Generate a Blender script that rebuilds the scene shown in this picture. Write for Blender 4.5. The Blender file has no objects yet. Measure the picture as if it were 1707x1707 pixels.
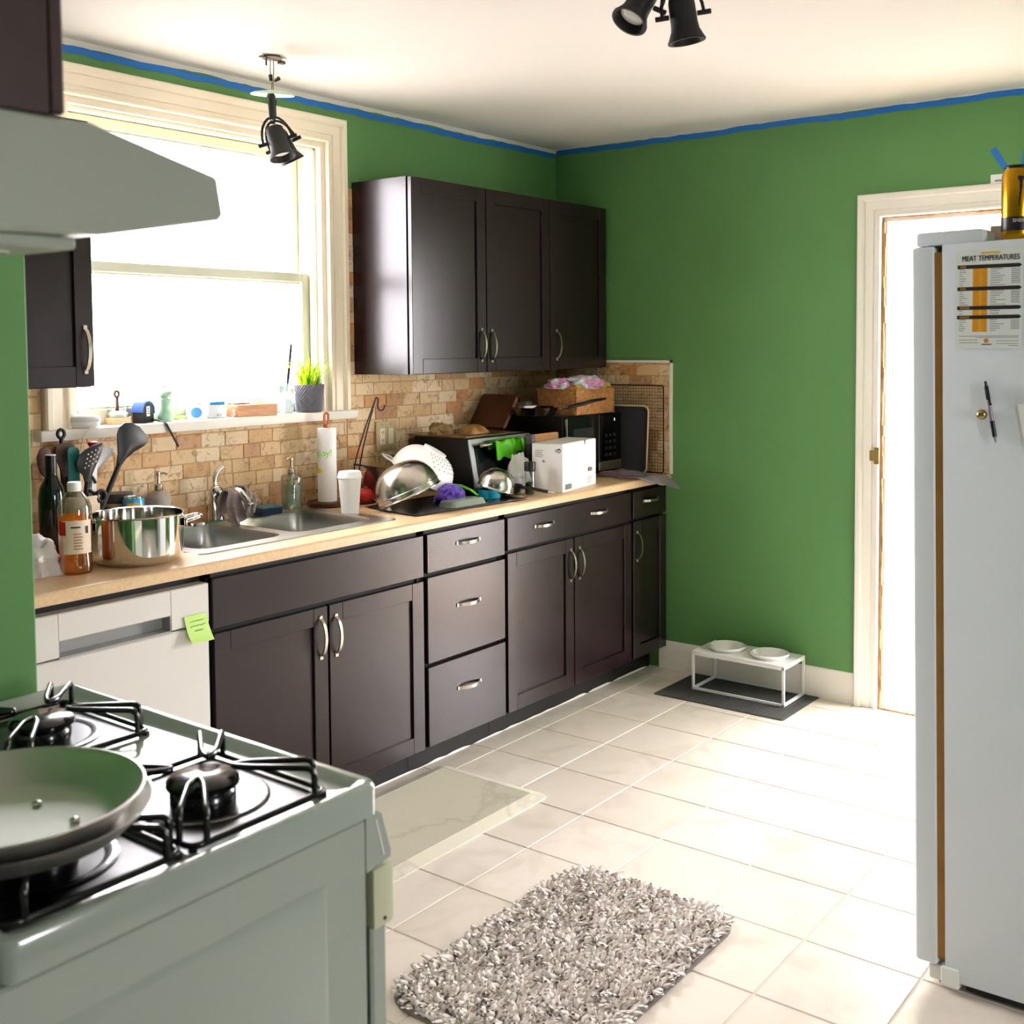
import bpy, bmesh, math, random
from mathutils import Matrix, Vector
import numpy as np
random.seed(7)
S = bpy.context.scene
COL = S.collection
PI = math.pi

# ---------------------------------------------------------------- camera
# Axes: X runs along the window wall (0 at the green end wall), Y is 0 at the window wall and
# negative into the room, Z is up.  Metres.
def make_camera():
    yaw, pitch, roll = 0.6519, -0.0524, -0.0071
    fpx, ppx, ppy = 1870.18, 867.28, 673.32
    cy, sy, cp, sp = math.cos(yaw), math.sin(yaw), math.cos(pitch), math.sin(pitch)
    f = Vector((cy*cp, sy*cp, sp)); r = Vector((sy, -cy, 0)); u = r.cross(f)
    c, s = math.cos(roll), math.sin(roll)
    r2 = c*r + s*u; u2 = -s*r + c*u
    cam = bpy.data.cameras.new('camera'); o = bpy.data.objects.new('camera', cam); COL.objects.link(o)
    m = Matrix((r2, u2, -f)).transposed().to_4x4(); m.translation = Vector((-4.6131, -3.2874, 1.5405))
    o.matrix_world = m
    cam.sensor_width = 36; cam.sensor_fit = 'HORIZONTAL'; cam.lens = fpx/1707*36
    cam.shift_x = (853.5-ppx)/1707; cam.shift_y = (ppy-853.5)/1707
    cam.clip_start = 0.05
    cam.dof.use_dof = True; cam.dof.focus_distance = 3.9; cam.dof.aperture_fstop = 6.5
    S.camera = o
make_camera()

# ---------------------------------------------------------------- world, lights, exposure
W = bpy.data.worlds.new('sky'); S.world = W; W.use_nodes = True
bg = W.node_tree.nodes['Background']; bg.inputs[0].default_value = (1.0, 0.955, 1.0, 1); bg.inputs[1].default_value = 8.0
S.view_settings.view_transform = 'Standard'; S.view_settings.look = 'None'
S.view_settings.gamma = 1; S.view_settings.use_curve_mapping = False
S.view_settings.exposure = 2.32
S.cycles.max_bounces = 10; S.cycles.diffuse_bounces = 6; S.cycles.glossy_bounces = 5
S.cycles.transmission_bounces = 8; S.cycles.transparent_max_bounces = 12
S.cycles.sample_clamp_indirect = 12; S.cycles.filter_width = 1.2
def portal(name, loc, rot, sx, sy):
    l = bpy.data.lights.new(name, 'AREA'); l.shape = 'RECTANGLE'; l.size = sx; l.size_y = sy
    l.cycles.is_portal = True
    o = bpy.data.objects.new(name, l); COL.objects.link(o); o.location = loc; o.rotation_euler = rot
portal('window_daylight', (-2.105, 0.24, 1.82), (-PI/2, 0, 0), 1.2, 1.2)
portal('rear_fill', (-3.2, -5.55, 1.5), (PI/2, 0, 0), .5, .8)  # portal of an unseen rear opening, added as fill light
portal('entry_daylight', (1.12, -2.5, 1.05), (0, PI/2, 0), 2.1, 1.5)
portal('entry_side_fill', (.65, -3.42, 1.25), (PI/2, 0, 0), .8, 1.9)  # portal of an unseen side opening, added to brighten the entry

# ---------------------------------------------------------------- helpers
def lin(h):
    h = h.lstrip('#'); o = []
    for i in (0, 2, 4):
        c = int(h[i:i+2], 16)/255; o.append(c/12.92 if c <= .04045 else ((c+.055)/1.055)**2.4)
    return (*o, 1)

class MB:
    """collects shapes; becomes ONE mesh object"""
    def __init__(s): s.v = []; s.f = []
    def add(s, vs, fs):
        o = len(s.v); s.v += [tuple(p) for p in vs]; s.f += [tuple(i+o for i in f) for f in fs]; return s
    def box(s, x0, x1, y0, y1, z0, z1, b=0, seg=1):
        x0, x1 = min(x0, x1), max(x0, x1); y0, y1 = min(y0, y1), max(y0, y1); z0, z1 = min(z0, z1), max(z0, z1)
        if not b:
            vs = [(x, y, z) for z in (z0, z1) for y in (y0, y1) for x in (x0, x1)]
            return s.add(vs, [(0,2,3,1),(4,5,7,6),(0,1,5,4),(2,6,7,3),(0,4,6,2),(1,3,7,5)])
        bm = bmesh.new(); bmesh.ops.create_cube(bm, size=1)
        for v in bm.verts:
            v.co = ((x0+x1)/2+v.co.x*(x1-x0), (y0+y1)/2+v.co.y*(y1-y0), (z0+z1)/2+v.co.z*(z1-z0))
        bmesh.ops.bevel(bm, geom=bm.edges[:], offset=b, segments=seg, affect='EDGES', profile=.6)
        bm.verts.index_update()
        s.add([v.co[:] for v in bm.verts], [[v.index for v in f.verts] for f in bm.faces]); bm.free(); return s
    def lathe(s, prof, n=28, c=(0,0,0), m=None, arc=None):
        vs, fs, rings = [], [], []
        for r, z in prof:
            if r < 1e-6: rings.append([len(vs)]); vs.append((0, 0, z))
            else:
                rings.append(list(range(len(vs), len(vs)+n)))
                vs += [(r*math.cos(2*PI*i/n), r*math.sin(2*PI*i/n), z) for i in range(n)]
        for a, b in zip(rings, rings[1:]):
            for i in range(n):
                j = (i+1) % n
                if len(a) == 1 and len(b) == 1: continue
                if len(a) == 1: fs.append((a[0], b[j], b[i]))
                elif len(b) == 1: fs.append((a[i], a[j], b[0]))
                else: fs.append((a[i], a[j], b[j], b[i]))
        vs = [Vector(v) for v in vs]
        if m is not None: vs = [m @ v for v in vs]
        cv = Vector(c)
        return s.add([v+cv for v in vs], fs)
    def tube(s, pts, r, n=8, closed=False, flat=1.0):
        pts = [Vector(p) for p in pts]; N = len(pts); rs = r if isinstance(r, (list, tuple)) else [r]*N
        vs, fs = [], []; up = None
        for i in range(N):
            a = pts[i-1] if (i or closed) else pts[i]; b = pts[(i+1) % N] if (i < N-1 or closed) else pts[i]
            t = (b-a).normalized()
            if up is None:
                up = Vector((0, 0, 1)) if abs(t.z) < .9 else Vector((1, 0, 0))
            side = t.cross(up)
            if side.length < 1e-5: side = t.orthogonal()
            side.normalize(); up = side.cross(t).normalized()
            for k in range(n):
                q = 2*PI*k/n; vs.append(pts[i]+rs[i]*(math.cos(q)*side+flat*math.sin(q)*up))
        for i in range(N if closed else N-1):
            for k in range(n):
                a = i*n+k; b = i*n+(k+1) % n; c = ((i+1) % N)*n+(k+1) % n; d = ((i+1) % N)*n+k
                fs.append((a, b, c, d))
        if not closed:
            fs.append(tuple(range(n))[::-1]); fs.append(tuple(range((N-1)*n, N*n)))
        return s.add(vs, fs)
    def prism(s, poly, axis, a0, a1):
        n = len(poly); mp = {'x': lambda p, a: (a, p[0], p[1]), 'y': lambda p, a: (p[0], a, p[1]), 'z': lambda p, a: (p[0], p[1], a)}[axis]
        vs = [mp(p, a0) for p in poly]+[mp(p, a1) for p in poly]
        fs = [tuple(range(n))[::-1], tuple(range(n, 2*n))]+[(i, (i+1) % n, n+(i+1) % n, n+i) for i in range(n)]
        return s.add(vs, fs)
    def dome(s, poly, axis, a0, a1, bulge, c=None):
        """a plate from an outline with its middle pushed out: spoon bowls, turner heads, cushions"""
        cx = sum(p[0] for p in poly)/len(poly); cz = sum(p[1] for p in poly)/len(poly)
        if c: cx, cz = c
        mp = {'x': lambda p, a: (a, p[0], p[1]), 'y': lambda p, a: (p[0], a, p[1]), 'z': lambda p, a: (p[0], p[1], a)}[axis]
        n = len(poly); vs, fs = [], []
        for side, a in ((0, a0), (1, a1)):
            base = len(vs)
            for k, (q, h) in enumerate(((1, 0), (.72, .55), (.4, .88))):
                vs += [mp((cx+(p[0]-cx)*q, cz+(p[1]-cz)*q), a+bulge*h) for p in poly]
            vs.append(mp((cx, cz), a+bulge))
            for k in range(2):
                for i in range(n):
                    j = (i+1) % n; f = (base+k*n+i, base+k*n+j, base+(k+1)*n+j, base+(k+1)*n+i); fs.append(f if side else f[::-1])
            for i in range(n):
                j = (i+1) % n; f = (base+2*n+i, base+2*n+j, base+3*n); fs.append(f if side else f[::-1])
        o = 3*n+1
        fs += [(i, (i+1) % n, o+(i+1) % n, o+i) for i in range(n)]
        return s.add(vs, fs)
    def grid(s, fn, nu, nv, th=0.0):
        """surface fn(u, v) -> point, u, v in 0..1; th gives it thickness along -normal (approximate)"""
        P = [[Vector(fn(i/nu, j/nv)) for j in range(nv+1)] for i in range(nu+1)]
        vs = [p for row in P for p in row]; w = nv+1
        fs = [(i*w+j, (i+1)*w+j, (i+1)*w+j+1, i*w+j+1) for i in range(nu) for j in range(nv)]
        if th:
            nrm = []
            for i in range(nu+1):
                for j in range(nv+1):
                    du = P[min(i+1, nu)][j]-P[max(i-1, 0)][j]; dv = P[i][min(j+1, nv)]-P[i][max(j-1, 0)]
                    nn = du.cross(dv); nrm.append(nn.normalized() if nn.length > 1e-9 else Vector((0, 0, 1)))
            o = len(vs); vs = vs+[p-nn*th for p, nn in zip(vs, nrm)]
            fs2 = [tuple(i+o for i in f)[::-1] for f in fs]
            rim = [(i*w, (i+1)*w) for i in range(nu)]+[((i+1)*w+nv, i*w+nv) for i in range(nu)]
            rim += [(j+1, j) for j in range(nv)]+[(nu*w+j, nu*w+j+1) for j in range(nv)]
            fs = fs+fs2+[(b, a, a+o, b+o) for a, b in rim]
        return s.add(vs, fs)
    def ball(s, c, r, n=16, k=10, sc=(1,1,1)):
        o = len(s.v)
        s.lathe([(math.sin(PI*i/k)*r, -math.cos(PI*i/k)*r) for i in range(k+1)], n)
        for i in range(o, len(s.v)):
            v = s.v[i]; s.v[i] = (c[0]+v[0]*sc[0], c[1]+v[1]*sc[1], c[2]+v[2]*sc[2])
        return s
    def xf(s, m):
        s.v = [tuple(m @ Vector(v)) for v in s.v]; return s
    def mv(s, x, y, z): return s.xf(Matrix.Translation((x, y, z)))

def mesh_of(name, mb, mat, smooth=40):
    me = bpy.data.meshes.new(name); me.from_pydata(mb.v, [], mb.f); me.validate()
    bm = bmesh.new(); bm.from_mesh(me); bmesh.ops.recalc_face_normals(bm, faces=bm.faces); bm.to_mesh(me); bm.free()
    if smooth:
        me.polygons.foreach_set('use_smooth', [True]*len(me.polygons)); me.set_sharp_from_angle(angle=math.radians(smooth))
    if mat: me.materials.append(mat)
    me.update(); return me
ORG = {}
def put(name, me, parent=None, loc=(0,0,0)):
    o = bpy.data.objects.new(name, me); COL.objects.link(o); o.location = loc
    if parent: o.parent = parent
    return o
def obj(name, mb, mat, parent=None, smooth=40, world=False, kind=None, label=None):
    """one mesh object; world=True: shapes were given in room coordinates, parent is an unrotated Empty"""
    if world and parent is not None:
        L = world_origin(parent); mb.mv(-L.x, -L.y, -L.z)
    o = put(name, mesh_of(name, mb, mat, smooth), parent)
    if kind: o['kind'] = kind
    if label: o['label'] = label
    return o
def world_origin(o):
    L = Vector((0,0,0))
    while o is not None: L += o.location; o = o.parent
    return L
def thing(name, label, cat, loc=(0,0,0), rz=0, group=None, rot=None):
    o = bpy.data.objects.new(name, None); COL.objects.link(o); o.location = loc
    o.rotation_euler = rot if rot else (0, 0, rz); o.empty_display_size = .05
    o['label'] = label; o['category'] = cat
    if group: o['group'] = group
    return o
def tag(o, label, cat, group=None):
    o['label'] = label; o['category'] = cat
    if group: o['group'] = group
    return o
def struct(name, mb=None, mat=None, loc=(0,0,0), smooth=40, label=None):
    if mb is None:
        o = bpy.data.objects.new(name, None); COL.objects.link(o); o.location = loc
    else:
        mb.mv(*[-a for a in loc]); o = put(name, mesh_of(name, mb, mat, smooth), None, loc)
    o['kind'] = 'structure'
    if label: o['label'] = label
    return o
def text(name, body, size, mat, parent, m, bold=0.0, align='LEFT', bend=None, squash=1.0, thicken=0.0):
    cu = bpy.data.curves.new(name, 'FONT'); cu.body = body; cu.size = size; cu.align_x = align; cu.offset = bold; cu.resolution_u = 3
    t = bpy.data.objects.new('tmp_text', cu); COL.objects.link(t)
    dg = bpy.context.evaluated_depsgraph_get(); dg.update()
    me = bpy.data.meshes.new_from_object(t.evaluated_get(dg)); bpy.data.objects.remove(t); bpy.data.curves.remove(cu)
    if thicken:      # heavier strokes: the outline laid down three times, a hair apart
        vs, fs = [], []
        for k, dx in enumerate((-thicken, 0, thicken)):
            o = len(vs); vs += [(v.co.x+dx, v.co.y, v.co.z+k*.00004) for v in me.vertices]; fs += [tuple(i+o for i in p.vertices) for p in me.polygons]
        me = bpy.data.meshes.new(name); me.from_pydata(vs, [], fs)
    me.name = name
    for v in me.vertices:
        co = v.co.copy(); co.x *= squash
        if bend:
            a = co.x/bend; co = Vector((bend*math.sin(a), co.y, bend*math.cos(a)-bend))
        v.co = m @ co
    me.materials.clear(); me.materials.append(mat)
    return put(name, me, parent)
def face_mat(loc, d):
    """text on a surface facing d ('-x' or '-y')"""
    if d == '-x': c = ((0,-1,0),(0,0,1),(-1,0,0))
    else: c = ((1,0,0),(0,0,1),(0,-1,0))
    m = Matrix(c).transposed().to_4x4(); m.translation = Vector(loc); return m
def rrect(w, h, r, n=4, cx=0, cy=0):
    o = []
    for qx, qy, a0 in ((1,1,0),(-1,1,90),(-1,-1,180),(1,-1,270)):
        for k in range(n+1):
            a = math.radians(a0+90*k/n); o.append((cx+qx*(w/2-r)+r*math.cos(a), cy+qy*(h/2-r)+r*math.sin(a)))
    return o
def T(x, y, z): return Matrix.Translation((x, y, z))
def RX(a): return Matrix.Rotation(math.radians(a), 4, 'X')
def RY(a): return Matrix.Rotation(math.radians(a), 4, 'Y')
def RZ(a): return Matrix.Rotation(math.radians(a), 4, 'Z')
def fillet(pts, r, n=4):
    """round the corners of a polyline"""
    pts = [Vector(p) for p in pts]; out = [pts[0]]
    for a, b, c in zip(pts, pts[1:], pts[2:]):
        u = (a-b); w = (c-b); k = min(r, u.length*.45, w.length*.45)
        p, q = b+u.normalized()*k, b+w.normalized()*k
        for i in range(n+1):
            t = i/n; out.append((1-t)**2*p+2*t*(1-t)*b+t*t*q)
    out.append(pts[-1]); return out

# ---------------------------------------------------------------- materials
MATS = {}
def mat(name, col, rough=.5, metal=0, spec=.5, noise=None, bump=None, coat=0, trans=0, ior=1.45, sheen=0, alpha=1):
    """noise = (colour 2, scale, contrast); bump = (scale, strength)"""
    if name in MATS: return MATS[name]
    m = bpy.data.materials.new(name); m.use_nodes = True; nt = m.node_tree; b = nt.nodes['Principled BSDF']
    b.inputs['Base Color'].default_value = lin(col); b.inputs['Roughness'].default_value = rough; b.inputs['Metallic'].default_value = metal
    b.inputs['Specular IOR Level'].default_value = spec; b.inputs['Coat Weight'].default_value = coat
    b.inputs['Transmission Weight'].default_value = trans; b.inputs['IOR'].default_value = ior; b.inputs['Sheen Weight'].default_value = sheen
    if alpha < 1: b.inputs['Alpha'].default_value = alpha
    tc = nt.nodes.new('ShaderNodeTexCoord')
    if noise:
        n = nt.nodes.new('ShaderNodeTexNoise'); n.inputs['Scale'].default_value = noise[1]; n.inputs['Detail'].default_value = 6
        r = nt.nodes.new('ShaderNodeValToRGB'); k = noise[2] if len(noise) > 2 else .2
        r.color_ramp.elements[0].position = .5-k; r.color_ramp.elements[1].position = .5+k
        r.color_ramp.elements[0].color = lin(col); r.color_ramp.elements[1].color = lin(noise[0])
        nt.links.new(tc.outputs['Object'], n.inputs['Vector']); nt.links.new(n.outputs['Fac'], r.inputs['Fac']); nt.links.new(r.outputs['Color'], b.inputs['Base Color'])
    if bump:
        n = nt.nodes.new('ShaderNodeTexNoise'); n.inputs['Scale'].default_value = bump[0]; n.inputs['Detail'].default_value = 4
        u = nt.nodes.new('ShaderNodeBump'); u.inputs['Strength'].default_value = bump[1]; u.inputs['Distance'].default_value = .01
        nt.links.new(tc.outputs['Object'], n.inputs['Vector']); nt.links.new(n.outputs['Fac'], u.inputs['Height']); nt.links.new(u.outputs['Normal'], b.inputs['Normal'])
    MATS[name] = m; return m
def translucent(name, col, clear=.3, rough=.4, diff=.35):
    m = bpy.data.materials.new(name); m.use_nodes = True; nt = m.node_tree; nt.nodes.clear(); N = nt.nodes.new; L = nt.links.new
    o = N('ShaderNodeOutputMaterial'); tr = N('ShaderNodeBsdfTranslucent'); df = N('ShaderNodeBsdfPrincipled'); tp = N('ShaderNodeBsdfTransparent'); a = N('ShaderNodeMixShader'); b = N('ShaderNodeMixShader')
    for x in (tr, df, tp): x.inputs[0].default_value = lin(col)
    df.inputs['Roughness'].default_value = rough
    a.inputs[0].default_value = diff; b.inputs[0].default_value = clear
    L(tr.outputs[0], a.inputs[1]); L(df.outputs[0], a.inputs[2]); L(a.outputs[0], b.inputs[1]); L(tp.outputs[0], b.inputs[2]); L(b.outputs[0], o.inputs[0])
    MATS[name] = m; return m
def glass(name, col='#ffffff', refl=.06, tint=1.0):
    """thin clear pane: mostly transparent with a mirror sheen"""
    m = bpy.data.materials.new(name); m.use_nodes = True; nt = m.node_tree; nt.nodes.clear()
    o = nt.nodes.new('ShaderNodeOutputMaterial'); mx = nt.nodes.new('ShaderNodeMixShader'); t = nt.nodes.new('ShaderNodeBsdfTransparent')
    g = nt.nodes.new('ShaderNodeBsdfGlossy'); g.inputs['Roughness'].default_value = .02; t.inputs[0].default_value = lin(col)
    lw = nt.nodes.new('ShaderNodeLayerWeight'); lw.inputs['Blend'].default_value = .25
    mt = nt.nodes.new('ShaderNodeMath'); mt.operation = 'MULTIPLY_ADD'; mt.inputs[1].default_value = .35; mt.inputs[2].default_value = refl
    nt.links.new(lw.outputs['Fresnel'], mt.inputs[0]); nt.links.new(mt.outputs[0], mx.inputs[0])
    nt.links.new(t.outputs[0], mx.inputs[1]); nt.links.new(g.outputs[0], mx.inputs[2]); nt.links.new(mx.outputs[0], o.inputs[0])
    MATS[name] = m; return m
def piece_mat(name, stops, rough, vein=None, vscale=30, bump=(60, .2), spec=.4, hold=(.4,.7), vfac=.5):
    """colour picked per object (each tile its own), veined with noise"""
    m = bpy.data.materials.new(name); m.use_nodes = True; nt = m.node_tree; b = nt.nodes['Principled BSDF']
    b.inputs['Roughness'].default_value = rough; b.inputs['Specular IOR Level'].default_value = spec
    oi = nt.nodes.new('ShaderNodeObjectInfo'); r = nt.nodes.new('ShaderNodeValToRGB'); r.color_ramp.interpolation = 'CONSTANT' if len(stops) > 3 else 'LINEAR'
    while len(r.color_ramp.elements) < len(stops): r.color_ramp.elements.new(.5)
    for e, (p, c) in zip(r.color_ramp.elements, stops): e.position = p; e.color = lin(c)
    nt.links.new(oi.outputs['Random'], r.inputs['Fac'])
    ge = nt.nodes.new('ShaderNodeNewGeometry'); n = nt.nodes.new('ShaderNodeTexNoise'); n.inputs['Scale'].default_value = vscale; n.inputs['Detail'].default_value = 8; n.inputs['Distortion'].default_value = 1.2
    nt.links.new(ge.outputs['Position'], n.inputs['Vector'])
    cr = nt.nodes.new('ShaderNodeValToRGB'); cr.color_ramp.elements[0].position = hold[0]; cr.color_ramp.elements[1].position = hold[1]
    cr.color_ramp.elements[0].color = (0,0,0,1); cr.color_ramp.elements[1].color = (vfac,vfac,vfac,1)
    nt.links.new(n.outputs['Fac'], cr.inputs['Fac'])
    mx = nt.nodes.new('ShaderNodeMix'); mx.data_type = 'RGBA'; mx.inputs['B'].default_value = lin(vein or stops[0][1])
    mx.inputs[7].default_value = lin(vein or stops[0][1])
    nt.links.new(cr.outputs['Color'], mx.inputs[0]); nt.links.new(r.outputs['Color'], mx.inputs[6]); nt.links.new(mx.outputs[2], b.inputs['Base Color'])
    n2 = nt.nodes.new('ShaderNodeTexNoise'); n2.inputs['Scale'].default_value = bump[0]; n2.inputs['Detail'].default_value = 5; u = nt.nodes.new('ShaderNodeBump'); u.inputs['Strength'].default_value = bump[1]; u.inputs['Distance'].default_value = .004
    nt.links.new(ge.outputs['Position'], n2.inputs['Vector']); nt.links.new(n2.outputs['Fac'], u.inputs['Height']); nt.links.new(u.outputs['Normal'], b.inputs['Normal'])
    MATS[name] = m; return m
def wood(name, c1, c2, rough=.5, scale=(3, 30, 30)):
    m = bpy.data.materials.new(name); m.use_nodes = True; nt = m.node_tree; b = nt.nodes['Principled BSDF']; b.inputs['Roughness'].default_value = rough
    tc = nt.nodes.new('ShaderNodeTexCoord'); mp = nt.nodes.new('ShaderNodeMapping'); mp.inputs['Scale'].default_value = scale
    n = nt.nodes.new('ShaderNodeTexNoise'); n.inputs['Scale'].default_value = 3; n.inputs['Detail'].default_value = 6
    r = nt.nodes.new('ShaderNodeValToRGB'); r.color_ramp.elements[0].position = .3; r.color_ramp.elements[1].position = .7
    r.color_ramp.elements[0].color = lin(c1); r.color_ramp.elements[1].color = lin(c2)
    nt.links.new(tc.outputs['Object'], mp.inputs[0]); nt.links.new(mp.outputs[0], n.inputs['Vector']); nt.links.new(n.outputs['Fac'], r.inputs[0]); nt.links.new(r.outputs[0], b.inputs['Base Color'])
    MATS[name] = m; return m
GREEN = mat('green_wall_paint', '#5e8d53', .62, spec=.3, noise=('#619056', 5, .3), bump=(260, .06))
CEIL = mat('ceiling_paint', '#d9d6d2', .75, spec=.2, bump=(200, .05))
TRIMW = mat('white_trim_paint', '#ede8de', .4)
CREAM = mat('cream_window_paint', '#f3e8d3', .42)
SASHW = mat('vinyl_sash', '#c9ccb8', .45)
ESPR = mat('espresso_lacquer', '#211416', .27, spec=.5)
ESPRD = mat('espresso_edge', '#120d0d', .6)
LAMI = mat('laminate_worktop', '#d9bd96', .36, noise=('#cda97d', 90, .25))
STEEL = mat('brushed_steel', '#c9c6c0', .24, 1)
STEELM = mat('polished_steel', '#d9d7d3', .08, 1)
SINKM = mat('satin_sink_steel', '#b9b8b4', .3, 1)
NICKEL = mat('satin_nickel', '#c2b9a8', .27, 1)
CHROME = mat('chrome', '#cfcdca', .07, 1)
BLACK = mat('black_plastic', '#0f0f11', .35)
BLACKM = mat('black_matte', '#17171a', .6)
IRON = mat('black_enamel', '#0b0b0d', .22, coat=.5)
WHITE = mat('white_plastic', '#f0f0ee', .4)
WENAMEL = mat('white_enamel', '#a8b2a8', .14, coat=.5)
FRIDGEW = mat('textured_appliance_white', '#dce3ea', .42, bump=(500, .12))
DISHW = mat('dishwasher_white', '#d3cfc8', .3)
CERAM = mat('white_ceramic', '#efeeea', .2, coat=.3)
BLUE = mat('painters_tape_blue', '#1f6fc0', .6)
GLASS = glass('window_glass')
CLEAR = glass('clear_glass', '#f2f6f4', .08)
GROUT = mat('pale_grout', '#d6cbbb', .85)
GROUTW = mat('tile_mortar', '#c3a67c', .8)
INK = mat('dark_print', '#2b2320', .6)
GREYINK = mat('grey_print', '#8d8f8e', .6)
FLOORT = piece_mat('floor_tile_glaze', [(0, '#eae0d4'), (.5, '#eee4d8'), (1, '#e4d9cc')], .23, '#cdbfae', 5, (90, .05), .5, (.5, .75), .5)
TRAV = piece_mat('tumbled_travertine', [(0, '#dcba8c'), (.2, '#e4c9a2'), (.42, '#d3ab78'), (.56, '#cc9259'), (.62, '#dcbc90'), (.78, '#c59870'), (.85, '#e6d0ae'), (.95, '#b98a60')], .5, '#8c6842', 30, (120, .35), .35, (.53, .72), .85)
# ---------------------------------------------------------------- the setting
H = 2.51
# floor: grout bed, the tiles in view as parts, the rest as one part
fl = struct('floor', MB().box(-7.2, 0.0, -5.7, .0, -.06, -.0022), GROUT)
PX, PY = .2985, .2985
X0, Y0 = -.1395, -.6585
tl = MB().box(0, PX-.006, -(PY-.006), 0, -.008, 0, .0014)
tile_me = mesh_of('floor_tile', tl, FLOORT, 30)
def floor_piece(x0, x1, y0, y1):
    b = MB().box(0, x1-x0, y0-y1, 0, -.008, 0, .0014); return mesh_of('floor_tile', b, FLOORT, 30)
rest = MB()
for i in range(-1, 24):
    xa = X0-PX*(i+1)+.003; xb = X0-PX*i-.003
    if i == -1: xb = -.004
    for j in range(-1, 17):
        ya = Y0-PY*j-.003; yb = Y0-PY*(j+1)+.003
        if j == -1: ya = -.546
        cut = xa != X0-PX*(i+1)+.003 or i == -1 or j == -1
        if xb < -3.45 or ya < -3.05:
            rest.box(xa, xb, yb, ya, -.008, 0); continue
        me = floor_piece(xa, xb, yb, ya) if cut else tile_me
        o = put('tile', me, fl, (xa, ya, random.uniform(-.0007, .0002)))
        o.rotation_euler = (random.uniform(-.0016, .0016), random.uniform(-.0016, .0016), 0)
obj('tile_field', rest, FLOORT, fl, kind='stuff')

# window wall (thick outside wall) with its opening
WX0, WX1, WZ0, WZ1 = -2.66, -1.555, 1.287, 2.335
wl = MB().box(-7.2, WX0, 0, .24, -.06, H).box(WX1, .12, 0, .24, -.06, H).box(WX0, WX1, 0, .24, -.06, WZ0-.035).box(WX0, WX1, 0, .24, WZ1, H)
wall_left = struct('wall_left', wl, GREEN)
# green end wall with the doorway
DY0, DY1, DZ = -2.47, -1.652, 2.055
wall_back = struct('wall_back', MB().box(0, .12, DY1, .24, -.06, H).box(0, .12, -5.7, DY0, -.06, H).box(0, .12, DY0, DY1, DZ, H), GREEN)
struct('ceiling', MB().box(-7.2, .12, -5.7, .24, H, H+.1), CEIL)
struct('wall_right', MB().box(-2.0, 0, -3.5, -3.38, -.06, H), GREEN)
struct('wall_front', MB().box(-7.2, -7.1, -5.7, .24, -.06, H), GREEN)
struct('wall_rear', MB().box(-7.1, -3.45, -5.7, -5.6, -.06, H).box(-2.95, 0, -5.7, -5.6, -.06, H).box(-3.45, -2.95, -5.7, -5.6, 1.9, H).box(-3.45, -2.95, -5.7, -5.6, -.06, 1.1), GREEN)  # the opening is unseen, added and sized for the fill light it lets in
# stub wall beside the stove and the wall the stove backs on
struct('wall_partition', MB().box(-4.24, -3.545, -1.362, -1.25, -.06, H, .004), GREEN)
struct('wall_stove', MB().box(-4.24, -4.18, -2.185, -1.362, -.06, H), GREEN)

# travertine splashback: every tile of the wall in view is a piece
def tile_on(par, axis):
    def f(a, b, z, zt, d):
        m = MB().box(-(b-a)/2, (b-a)/2, -d, .002, -(zt-z)/2, (zt-z)/2, .0022)
        if axis == 'x': m.xf(RZ(-90))
        return mesh_of('splash_tile', m, TRAV, 30), ((a+b)/2, 0, (z+zt)/2) if axis == 'y' else (0, -(a+b)/2, (z+zt)/2)
    return f
def rows(par, axis, u0, u1, z0, z1, skip=lambda *a: False):
    f = tile_on(par, axis); z = z0; n = 0
    while z < z1-.006:
        zt = min(z+.0513, z1); u = u0-random.uniform(0, .07)
        while u < u1-.004:
            ln = random.choice((.078, .098, .104, .112, .118, .126)); a, b = max(u, u0), min(u+ln, u1); u += ln
            if b-a < .012 or skip(a, b, z, zt): continue
            me, c = f(a+.0011, b-.0011, z+.0011, zt-.0011, .007+random.uniform(-.0012, .0012))
            put('tile', me, par, c); n += 1
        z = zt
    return n
obj('mortar', MB().box(-3.0, -2.757, -.0035, .001, .93, 1.42).box(-2.765, -1.462, -.0035, .001, .93, 1.254).box(-1.462, -.013, -.0035, .001, .93, 1.4275).box(-1.462, -1.412, -.0035, .001, 1.4275, 2.17), GROUTW, wall_left, 0)
obj('mortar', MB().box(-.0035, .001, -.655, 0, .93, 1.4525), GROUTW, wall_back, 0)
nt = rows(wall_left, 'y', -3.0, -2.757, .93, 1.42)
nt += rows(wall_left, 'y', -2.765, -1.462, .93, 1.254)
nt += rows(wall_left, 'y', -1.462, -.02, .93, 1.4275)
nt += rows(wall_left, 'y', -1.462, -1.413, 1.4275, 2.17)
print('splash tiles', nt)
rows(wall_back, 'x', .012, .655, .93, 1.452)
struct('trim_1', MB().box(-.012, 0, -.667, -.655, .93, 1.464).box(-.012, 0, -.667, -.3, 1.4525, 1.464), TRIMW, smooth=30)

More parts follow.
